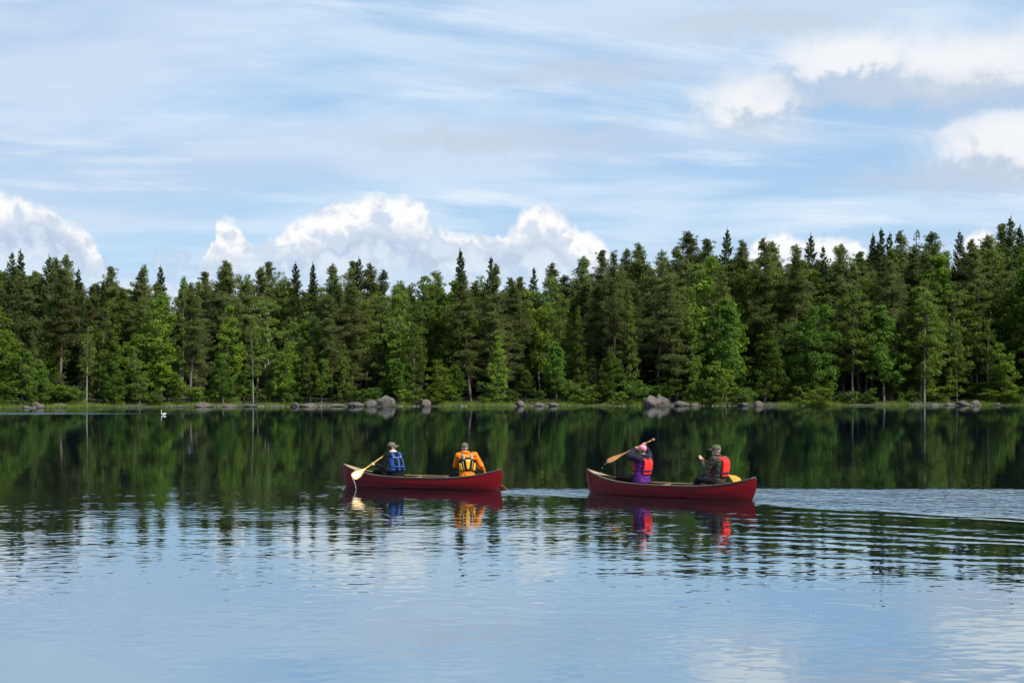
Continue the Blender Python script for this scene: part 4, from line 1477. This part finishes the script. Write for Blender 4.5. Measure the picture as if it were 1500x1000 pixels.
def strip_band(J, r, f, u, a0, b0, c0, c1, ang0, ang1, mat, name, parent, out=0.0, seg=14, rows=2):
    """a panel wrapped round the trunk between two levels (centre, half side, half front) and two angles (0 right, 90 front)"""
    bm = bmesh.new()
    inner, outer = [], []
    for k in range(rows):
        w_ = k / (rows - 1)
        (p0_, A0, B0), (p1_, A1, B1_) = c0, c1
        P_, A_, B_ = p0_.lerp(p1_, w_), A0 + (A1 - A0) * w_, B0 + (B1_ - B0) * w_
        g0, g1 = ang0[0] + (ang0[1] - ang0[0]) * w_, ang1[0] + (ang1[1] - ang1[0]) * w_
        rowi, rowo = [], []
        for m_ in range(seg):
            q = math.radians(g0 + (g1 - g0) * m_ / (seg - 1))
            cx, sx = math.copysign(abs(math.cos(q)) ** 0.85, math.cos(q)), math.copysign(abs(math.sin(q)) ** 0.85, math.sin(q))
            rowi.append(bm.verts.new(P_ + r * cx * A_ + f * sx * B_))
            rowo.append(bm.verts.new(P_ + r * cx * (A_ + out) + f * sx * (B_ + out)))
        inner.append(rowi); outer.append(rowo)
    for k in range(rows - 1):
        for m_ in range(seg - 1):
            bm.faces.new((outer[k][m_], outer[k][m_ + 1], outer[k + 1][m_ + 1], outer[k + 1][m_]))
            bm.faces.new((inner[k][m_], inner[k + 1][m_], inner[k + 1][m_ + 1], inner[k][m_ + 1]))
    for m_ in range(seg - 1):
        bm.faces.new((outer[0][m_], inner[0][m_], inner[0][m_ + 1], outer[0][m_ + 1]))
        bm.faces.new((outer[-1][m_], outer[-1][m_ + 1], inner[-1][m_ + 1], inner[-1][m_]))
    for k in range(rows - 1):
        bm.faces.new((outer[k][0], outer[k + 1][0], inner[k + 1][0], inner[k][0]))
        bm.faces.new((outer[k][-1], inner[k][-1], inner[k + 1][-1], outer[k + 1][-1]))
    return new_obj(name, bm_mesh(name, bm, mat), parent)


def vest_shell(e, J, r, f, u, mat, k=0.050, top=0.115, strap=0.042, straps_mat=None, low=-0.02):
    """padded shell round the chest with straps over both shoulders"""
    bm = bmesh.new()
    w0 = J['waist'] + u * low
    ch_ = J['chest']
    loft(bm, [(w0, r * (0.150 + k), f * (0.108 + k)), (w0.lerp(ch_, 0.5), r * (0.160 + k), f * (0.116 + k * 1.1)), (ch_, r * (0.165 + k), f * (0.122 + k * 1.05)),
              (ch_ + u * 0.07, r * (0.125 + k), f * (0.108 + k))])
    v = new_obj('life_vest', remeshed('life_vest', bm, mat, 0.010, 3, 0.003, 4), e)
    for sg in (-1, 1):
        bm = bmesh.new()
        pts = [ch_ + r * sg * 0.10 - f * 0.135 + u * 0.03, ch_ + r * sg * 0.10 - f * 0.115 + u * top, ch_ + r * sg * 0.100 + u * (top + 0.035), ch_ + r * sg * 0.10 + f * 0.10 + u * top, ch_ + r * sg * 0.10 + f * 0.14 + u * 0.03]
        for a_, b_ in zip(pts[:-1], pts[1:]):
            capsule(bm, a_, b_, strap, strap, 10)
        new_obj('shoulder_strap', remeshed('shoulder_strap', bm, straps_mat or mat, 0.010, 3), v)
    return v


def red_vest(e, spec, J, r, f, u, torso, Ls, Rs):
    w0, ch_ = J['waist'] - u * 0.035, J['chest']
    hw = spec.get('vest_w', 0.150)
    v = None
    for sg, nm in ((-1, 'life_vest'), (1, 'front_pad')):
        bm = bmesh.new()
        tp = ch_.lerp(J['neck'], 0.45)
        loft(bm, [(w0 + f * sg * 0.150, r * hw, f * 0.045), (w0.lerp(ch_, 0.5) + f * sg * 0.166, r * hw * 1.02, f * 0.056), (ch_ + f * sg * 0.172, r * hw, f * 0.056),
                  (ch_ + u * 0.06 + f * sg * 0.160, r * hw * 0.94, f * 0.050), (tp + f * sg * 0.120, r * hw * 0.8, f * 0.040)])
        for sd2 in (-1, 1):
            capsule(bm, ch_ + u * 0.05 + r * sd2 * 0.095 + f * sg * 0.15, ch_ + u * 0.125 + r * sd2 * 0.095 + f * sg * 0.05, 0.046, 0.040, 10)
            capsule(bm, ch_ + u * 0.125 + r * sd2 * 0.095 + f * sg * 0.05, ch_ + u * 0.125 + r * sd2 * 0.095, 0.040, 0.040, 10)
        o = new_obj(nm, remeshed(nm, bm, RED, 0.010, 4, 0.0025, 6), v or e)
        v = v or o
    strip_band(J, r, f, u, 0, 0, (w0 + u * 0.075, 0.205, 0.226), (w0 + u * 0.105, 0.207, 0.228), (0, 0), (360, 360), NAVY, 'belt', v, 0.006, 48)


def blue_vest(e, spec, J, r, f, u, torso, Ls, Rs):
    v = vest_shell(e, J, r, f, u, BLUE, 0.048, 0.110, 0.045)
    w0, ch_ = J['waist'] - u * 0.02, J['chest']
    strip_band(J, r, f, u, 0, 0, (w0 + u * 0.02, 0.206, 0.166), (ch_ + u * 0.03, 0.216, 0.176), (250, 252), (268, 272), CHAR, 'back_stripe', v, 0.012, 6, 4)
    strip_band(J, r, f, u, 0, 0, (w0 + u * 0.02, 0.206, 0.166), (ch_ + u * 0.03, 0.216, 0.176), (282, 284), (306, 306), CHAR, 'back_stripe', v, 0.012, 6, 4)
    for zz_ in (0.03, 0.105):
        strip_band(J, r, f, u, 0, 0, (w0 + u * zz_, 0.194, 0.152), (w0 + u * (zz_ + 0.028), 0.196, 0.154), (0, 0), (360, 360), BLUE2, 'belt', v, 0.016, 40)
    for sg in (-1, 1):
        bm = bmesh.new()
        blob(bm, ch_ + r * sg * 0.085 - f * 0.165 + u * 0.055, (0.028, 0.028, 0.020))
        new_obj('buckle', bm_mesh('buckle', bm, GREYP), v)


def yellow_vest(e, spec, J, r, f, u, torso, Ls, Rs):
    v = vest_shell(e, J, r, f, u, CHAR, 0.046, 0.110, 0.036, GREYP)
    w0, ch_ = J['waist'] - u * 0.02, J['chest']
    lo, hi = (w0 + u * 0.012, 0.206, 0.162), (ch_ - u * 0.01, 0.215, 0.172)
    md = (w0.lerp(ch_, 0.72), 0.212, 0.170)
    strip_band(J, r, f, u, 0, 0, lo, md, (196, 200), (238, 222), YEL, 'side_panel', v, 0.014, 10, 4)
    strip_band(J, r, f, u, 0, 0, lo, md, (302, 318), (344, 340), YEL, 'side_panel', v, 0.014, 10, 4)
    pn = strip_band(J, r, f, u, 0, 0, (w0 + u * 0.05, 0.206, 0.164), (ch_ + u * 0.015, 0.212, 0.174), (265, 257), (275, 283), YEL, 'back_panel', v, 0.014, 10, 5)
    # small black and white emblem at the top of the panel, a red tag at its foot
    strip_band(J, r, f, u, 0, 0, (ch_ - u * 0.020, 0.213, 0.188), (ch_ - u * 0.002, 0.213, 0.188), (262, 262), (280, 280), WHITE, 'emblem', pn, 0.003, 6)
    strip_band(J, r, f, u, 0, 0, (ch_ - u * 0.036, 0.213, 0.188), (ch_ - u * 0.022, 0.213, 0.188), (266, 262), (276, 282), CHAR, 'emblem', pn, 0.003, 6)
    strip_band(J, r, f, u, 0, 0, (w0 + u * 0.052, 0.206, 0.176), (w0 + u * 0.075, 0.206, 0.177), (267, 265), (273, 275), ORANGE, 'tag', pn, 0.004, 6)
    for a_, b_ in ((248, 238), (292, 302)):
        strip_band(J, r, f, u, 0, 0, (w0 + u * 0.02, 0.206, 0.164), (ch_ - u * 0.03, 0.212, 0.172), (a_ - 2, b_ - 2), (a_ + 2, b_ + 2), GREYP, 'webbing', v, 0.016, 4, 4)


def cloth(name, col, rough=0.8, var=0.10):
    m = simple_mat(name, col, rough, var, 14.0, 0.0, 0.004, 60.0)
    m.node_tree.nodes['Principled BSDF'].inputs['Specular IOR Level'].default_value = 0.15
    return m


RED, NAVY = cloth('red_vest', (0.75, 0.028, 0.022), 0.55, 0.06), cloth('navy_belt', (0.02, 0.025, 0.09))
BLUE, BLUE2 = cloth('blue_vest', (0.030, 0.10, 0.34), 0.6), cloth('blue_belt', (0.03, 0.10, 0.36), 0.6)
CHAR, GREYP, WHITE = cloth('charcoal', (0.008, 0.0085, 0.010), 0.8), cloth('grey_strap', (0.34, 0.33, 0.30), 0.6), cloth('white_print', (0.8, 0.8, 0.8), 0.6)
YEL, ORANGE = cloth('yellow_panel', (0.80, 0.40, 0.012), 0.6, 0.06), cloth('orange_jacket', (0.78, 0.20, 0.008), 0.6, 0.08)
BLACK = cloth('black_cloth', (0.006, 0.0065, 0.009), 0.85)
OLIVE, OLIVE_CAP = simple_mat('olive_jacket', (0.050, 0.048, 0.032), 0.9, 0.2, 17.0, 0.0, 0.004, 50.0, (0.010, 0.010, 0.007)), simple_mat('olive_cap', (0.11, 0.11, 0.045), 0.8, 0.3, 28.0, col2=(0.035, 0.04, 0.018))
PURPLE, SLATE = cloth('purple_jacket', (0.085, 0.012, 0.16), 0.6, 0.14), cloth('slate_sleeves', (0.016, 0.015, 0.032), 0.8)
PINK = simple_mat('pink_cap', (0.68, 0.10, 0.20), 0.7, 0.2, 30.0, col2=(0.75, 0.32, 0.38))
TAUPE = cloth('taupe_cap', (0.14, 0.115, 0.085), 0.85)
GREYHAIR, BROWNHAIR, DARKHAIR = cloth('grey_hair', (0.42, 0.38, 0.34), 0.7), cloth('light_brown_hair', (0.30, 0.20, 0.11), 0.7), cloth('dark_hair', (0.05, 0.035, 0.025), 0.7)
PALE = cloth('pale_scarf', (0.62, 0.68, 0.68), 0.8)
NAVYTR = cloth('dark_navy_trousers', (0.012, 0.014, 0.024), 0.85)


def paddle(label, grip, tip, normal, wood, blade_w=0.195, blade_l=0.50):
    """a single-bladed canoe paddle from the hand grip to the blade's tip; normal: where the blade's face looks"""
    grip, tip = Vector(grip), Vector(tip)
    ax = (tip - grip).normalized()
    L = (tip - grip).length
    nn = Vector(normal)
    nn = (nn - ax * nn.dot(ax)).normalized()
    sd_ = ax.cross(nn)
    e = new_obj('paddle', None, loc=grip)
    e.empty_display_size = 0.2
    tag(e, label, 'paddle', None)
    new_obj('shaft', tube_mesh('shaft', [ax * (0.04 + (L - blade_l * 0.55 - 0.04) * k / 8) for k in range(9)], [0.0145] * 7 + [0.013, 0.008], 10, wood), e)
    bm = bmesh.new()
    rings = []
    for k in range(13):
        w_ = k / 12
        z_ = L - blade_l + blade_l * w_
        hw = 0.014 + (blade_w / 2 - 0.014) * min(1, (w_ / 0.55)) ** 1.3
        if w_ > 0.82: hw = blade_w / 2 * math.sqrt(max(0.02, 1 - ((w_ - 0.82) / 0.185) ** 2))
        th_ = 0.013 * (1 - w_) + 0.004
        rings.append((ax * z_, sd_ * hw, nn * th_))
    loft(bm, rings, 16)
    new_obj('blade', bm_mesh('blade', bm, wood), e)
    bm = bmesh.new()
    loft(bm, [(ax * -0.022, sd_ * 0.030, nn * 0.010), (ax * -0.010, sd_ * 0.045, nn * 0.016), (ax * 0.010, sd_ * 0.042, nn * 0.017), (ax * 0.035, sd_ * 0.022, nn * 0.015), (ax * 0.075, sd_ * 0.0145, nn * 0.0145)], 14)
    new_obj('grip', bm_mesh('grip', bm, wood), e)
    return e


PALEWOOD = wood_mat('pale_paddle_wood', (0.52, 0.27, 0.055), (0.62, 0.35, 0.085), 0.35, (8, 8, 8))
BROWNWOOD = wood_mat('brown_paddle_wood', (0.28, 0.115, 0.030), (0.40, 0.18, 0.055), 0.3, (8, 8, 8))
AMBERWOOD = wood_mat('amber_paddle_wood', (0.58, 0.27, 0.030), (0.68, 0.34, 0.045), 0.3, (8, 8, 8))
REDWOOD = wood_mat('reddish_paddle_wood', (0.22, 0.065, 0.020), (0.30, 0.10, 0.035), 0.3, (8, 8, 8))


def on(a, b, w_):
    """a spot on the shaft, as picture column, row and metres"""
    return tuple(a[k] + (b[k] - a[k]) * w_ for k in range(3))


def shaft_dir(a, b, Y0):
    return (ray_pt(b[0], b[1], Y0 + b[2]) - ray_pt(a[0], a[1], Y0 + a[2])).normalized()


# first canoe, bow: blue vest, looking back over the shoulder
ga, gb_ = (566, 664.5, 0.24), (516, 699.5, -0.62)
Y0 = 36.95
person(dict(label='person in blue vest and taupe cap looking aside, holding a pale paddle', Y=Y0, seat=(581, 701), face=(-0.42, 0.9, 0), look=(0.93, 0.32, 0.02), hup=(-0.1, 0, 1), axis=shaft_dir(ga, gb_, Y0),
            J=dict(pelvis=(581.5, 697, 0), waist=(581.5, 688.5, 0.0), chest=(578.5, 672, 0.03), neck=(575.5, 661.5, 0.06), head=(573.8, 654.6, 0.08), ls=(567.5, 666.5, -0.07), rs=(588, 666.5, 0.12),
                   le=(561, 684.5, -0.10), lh=on(ga, gb_, 0.40), re=(584, 680, 0.34), rh=on(ga, gb_, 0.03), lk=(550.5, 691, 0.10), rk=(556, 690.5, 0.34), lf=(548, 704.5, 0.30), rf=(551, 704.5, 0.46)),
            jacket=BLACK, collar=PALE, trousers=BLACK, cap=TAUPE, hair=DARKHAIR, vest=blue_vest))
paddle('pale wooden paddle with broad blade lifted over the canoe rail', ray_pt(ga[0], ga[1], Y0 + ga[2]), ray_pt(gb_[0], gb_[1], Y0 + gb_[2]), (0.25, -1, 0.35), PALEWOOD, 0.215, 0.52)

# first canoe, stern: orange jacket, back turned
ga, gb_ = (682, 669, 0.42), (744.2, 721.5, 0.0)
Y0 = 36.2
person(dict(label='person in orange jacket with black and yellow vest, back turned', Y=Y0, seat=(684, 701), face=(-0.20, 0.98, 0), look=(-0.25, 0.97, -0.05), axis=shaft_dir(ga, gb_, Y0),
            J=dict(pelvis=(684, 697, 0), waist=(684, 688.5, 0.0), chest=(683.6, 673, 0.03), neck=(681.5, 662.5, 0.05), head=(680.6, 655.4, 0.08), ls=(671.5, 667.3, 0.02), rs=(695.2, 666.3, 0.04),
                   le=(667.2, 681.5, 0.14), lh=on(ga, gb_, 0.03), re=(704.5, 681.5, 0.06), rh=on(ga, gb_, 0.455), lk=(664.5, 695.5, 0.40), rk=(672, 694, 0.52), lf=(656, 705, 0.56), rf=(661, 705, 0.66)),
            jacket=ORANGE, collar=ORANGE, trousers=BLACK, cap=TAUPE, hair=GREYHAIR, vest=yellow_vest, bulk=0.026, hood=0.03))
paddle('reddish paddle trailing in the water behind the stern like a rudder', ray_pt(ga[0], ga[1], Y0 + ga[2]), ray_pt(gb_[0], gb_[1], Y0 + gb_[2]), (0.3, 1, 0.2), REDWOOD, 0.14, 0.46)

# second canoe, bow: pink cap, paddle raised
ga, gb_ = (957.5, 643.2, 0.22), (888.5, 676.2, 0.10)
Y0 = 34.45
person(dict(label='person in pink cap and purple jacket with red vest, paddle raised high', Y=Y0, seat=(941, 706), face=(-0.70, 0.71, 0), look=(-0.55, 0.83, 0.0), axis=shaft_dir(ga, gb_, Y0), shoulder=0.16,
            J=dict(pelvis=(939.5, 700.5, 0), waist=(940.5, 692, 0.0), chest=(942, 677.5, 0.02), neck=(942, 667, 0.03), head=(941, 658.6, 0.05), ls=(933.5, 671, -0.10), rs=(950, 671.5, 0.15),
                   le=(921.5, 668.5, -0.04), lh=on(ga, gb_, 0.36), re=(949.5, 664.5, 0.36), rh=on(ga, gb_, 0.20), lk=(908.5, 699, 0.10), rk=(911, 699.5, 0.40), lf=(897, 710.5, 0.36), rf=(899, 710.5, 0.56)),
            jacket=PURPLE, sleeve=SLATE, collar=SLATE, trousers=BLACK, cap=PINK, hair=BROWNHAIR, vest=red_vest, hood=0.085, cap_low=-0.022, brim=True, skirt=True, size=0.95))
paddle('brown wooden paddle held up slanting above the pink cap', ray_pt(ga[0], ga[1], Y0 + ga[2]), ray_pt(gb_[0], gb_[1], Y0 + gb_[2]), (0.35, -0.5, 1.0), BROWNWOOD, 0.17, 0.50)

# second canoe, stern: olive jacket and cap
ga, gb_ = (1024.8, 668.8, 0.06), (1085.5, 707.5, 0.66)
Y0 = 33.35
person(dict(label='person in olive cap and dark jacket with red vest, paddling astern', Y=Y0, seat=(1052, 710), face=(-0.80, 0.60, 0), look=(-0.96, 0.26, -0.02), axis=shaft_dir(ga, gb_, Y0),
            J=dict(pelvis=(1052, 704, 0), waist=(1053.5, 695, 0.0), chest=(1054.5, 678, 0.02), neck=(1051, 667, 0.02), head=(1049.2, 659.2, 0.03), ls=(1045.5, 672.5, -0.13), rs=(1063, 672.5, 0.16),
                   le=(1033.5, 690, -0.06), lh=on(ga, gb_, 0.02), re=(1064, 690, 0.34), rh=on(ga, gb_, 0.50), lk=(1023.5, 701, 0.02), rk=(1026, 701, 0.30), lf=(1017, 715, 0.14), rf=(1018, 714, 0.40)),
            jacket=OLIVE, collar=OLIVE, trousers=NAVYTR, cap=OLIVE_CAP, hair=GREYHAIR, vest=red_vest, bulk=0.026))
paddle('amber paddle held low on the far side of the olive-capped paddler', ray_pt(ga[0], ga[1], Y0 + ga[2]), ray_pt(gb_[0], gb_[1], Y0 + gb_[2]), (0.3, -1, 0.3), AMBERWOOD, 0.20, 0.46)

# water running off the lifted blades
drop_mat, nt, p = principled('water_drops')
p.inputs['Base Color'].default_value = (0.8, 0.85, 0.88, 1)
p.inputs['Roughness'].default_value = 0.05
p.inputs['Transmission Weight'].default_value = 0.6
p.inputs['IOR'].default_value = 1.33
bm = bmesh.new()
rd = random.Random(4)
for k in range(26):
    w_ = k / 25
    q = ray_pt(516.5 + 5.0 * w_ ** 0.7 + rd.uniform(-0.4, 0.4), 700.5 + 14.5 * w_, 36.33 + rd.uniform(-0.02, 0.02))
    blob(bm, q, (0.008, 0.008, rd.uniform(0.014, 0.03)), None, 1)
for px_, py_ in ((886, 679.3), (882.5, 685), (889.5, 677.6), (880, 692)):
    blob(bm, ray_pt(px_, py_, 34.5), (0.011, 0.011, 0.013), None, 1)
tag(new_obj('water_drops', bm_mesh('water_drops', bm, drop_mat)), 'glinting water drops falling from the lifted paddle blades', 'water', kind='stuff')

# ------------------------------------------------------------------ swan
so = ray_pt(239.5, 607.6, 133.0)
sw_e = new_obj('swan', None, loc=(so.x, so.y, 0))
sw_e.scale = (0.68, 0.68, 0.72)
sw_e.rotation_euler = (0, 0, math.radians(200))
tag(sw_e, 'white swan with upright neck floating near the far shore', 'swan')
bm = bmesh.new()
loft(bm, [(Vector((-0.36, 0, 0.17)), Vector((0, 0.03, 0)), Vector((0, 0, 0.02))), (Vector((-0.26, 0, 0.12)), Vector((0, 0.13, 0)), Vector((0, 0, 0.09))), (Vector((-0.05, 0, 0.09)), Vector((0, 0.19, 0)), Vector((0, 0, 0.15))),
          (Vector((0.15, 0, 0.09)), Vector((0, 0.17, 0)), Vector((0, 0, 0.13))), (Vector((0.28, 0, 0.11)), Vector((0, 0.07, 0)), Vector((0, 0, 0.07)))], 16)
nk_ = [(0.22, 0, 0.12), (0.30, 0, 0.26), (0.27, 0, 0.42), (0.25, 0, 0.55), (0.29, 0, 0.62), (0.35, 0, 0.615)]
for (a_, b_), ra_ in zip(zip(nk_[:-1], nk_[1:]), (0.055, 0.04, 0.034, 0.034, 0.042)):
    capsule(bm, a_, b_, ra_, ra_ * 0.92, 10)
SWAN = simple_mat('swan_feathers', (0.55, 0.56, 0.53), 0.7, 0.04)
sb = new_obj('body', remeshed('body', bm, SWAN, 0.016, 2), sw_e)
bm = bmesh.new()
capsule(bm, (0.38, 0, 0.61), (0.47, 0, 0.585), 0.022, 0.010, 8)
new_obj('beak', bm_mesh('beak', bm, simple_mat('swan_beak', (0.55, 0.22, 0.04), 0.4)), sb)
for sg in (-1, 1):
    bm = bmesh.new()
    loft(bm, [(Vector((0.12, sg * 0.14, 0.13)), Vector((0, 0.02, 0)), Vector((0, 0, 0.05))), (Vector((-0.05, sg * 0.16, 0.18)), Vector((0, 0.045, 0)), Vector((0, 0, 0.10))),
              (Vector((-0.25, sg * 0.10, 0.21)), Vector((0, 0.035, 0)), Vector((0, 0, 0.06))), (Vector((-0.40, sg * 0.05, 0.23)), Vector((0, 0.012, 0)), Vector((0, 0, 0.015)))], 12)
    new_obj('wing', bm_mesh('wing', bm, SWAN), sb)
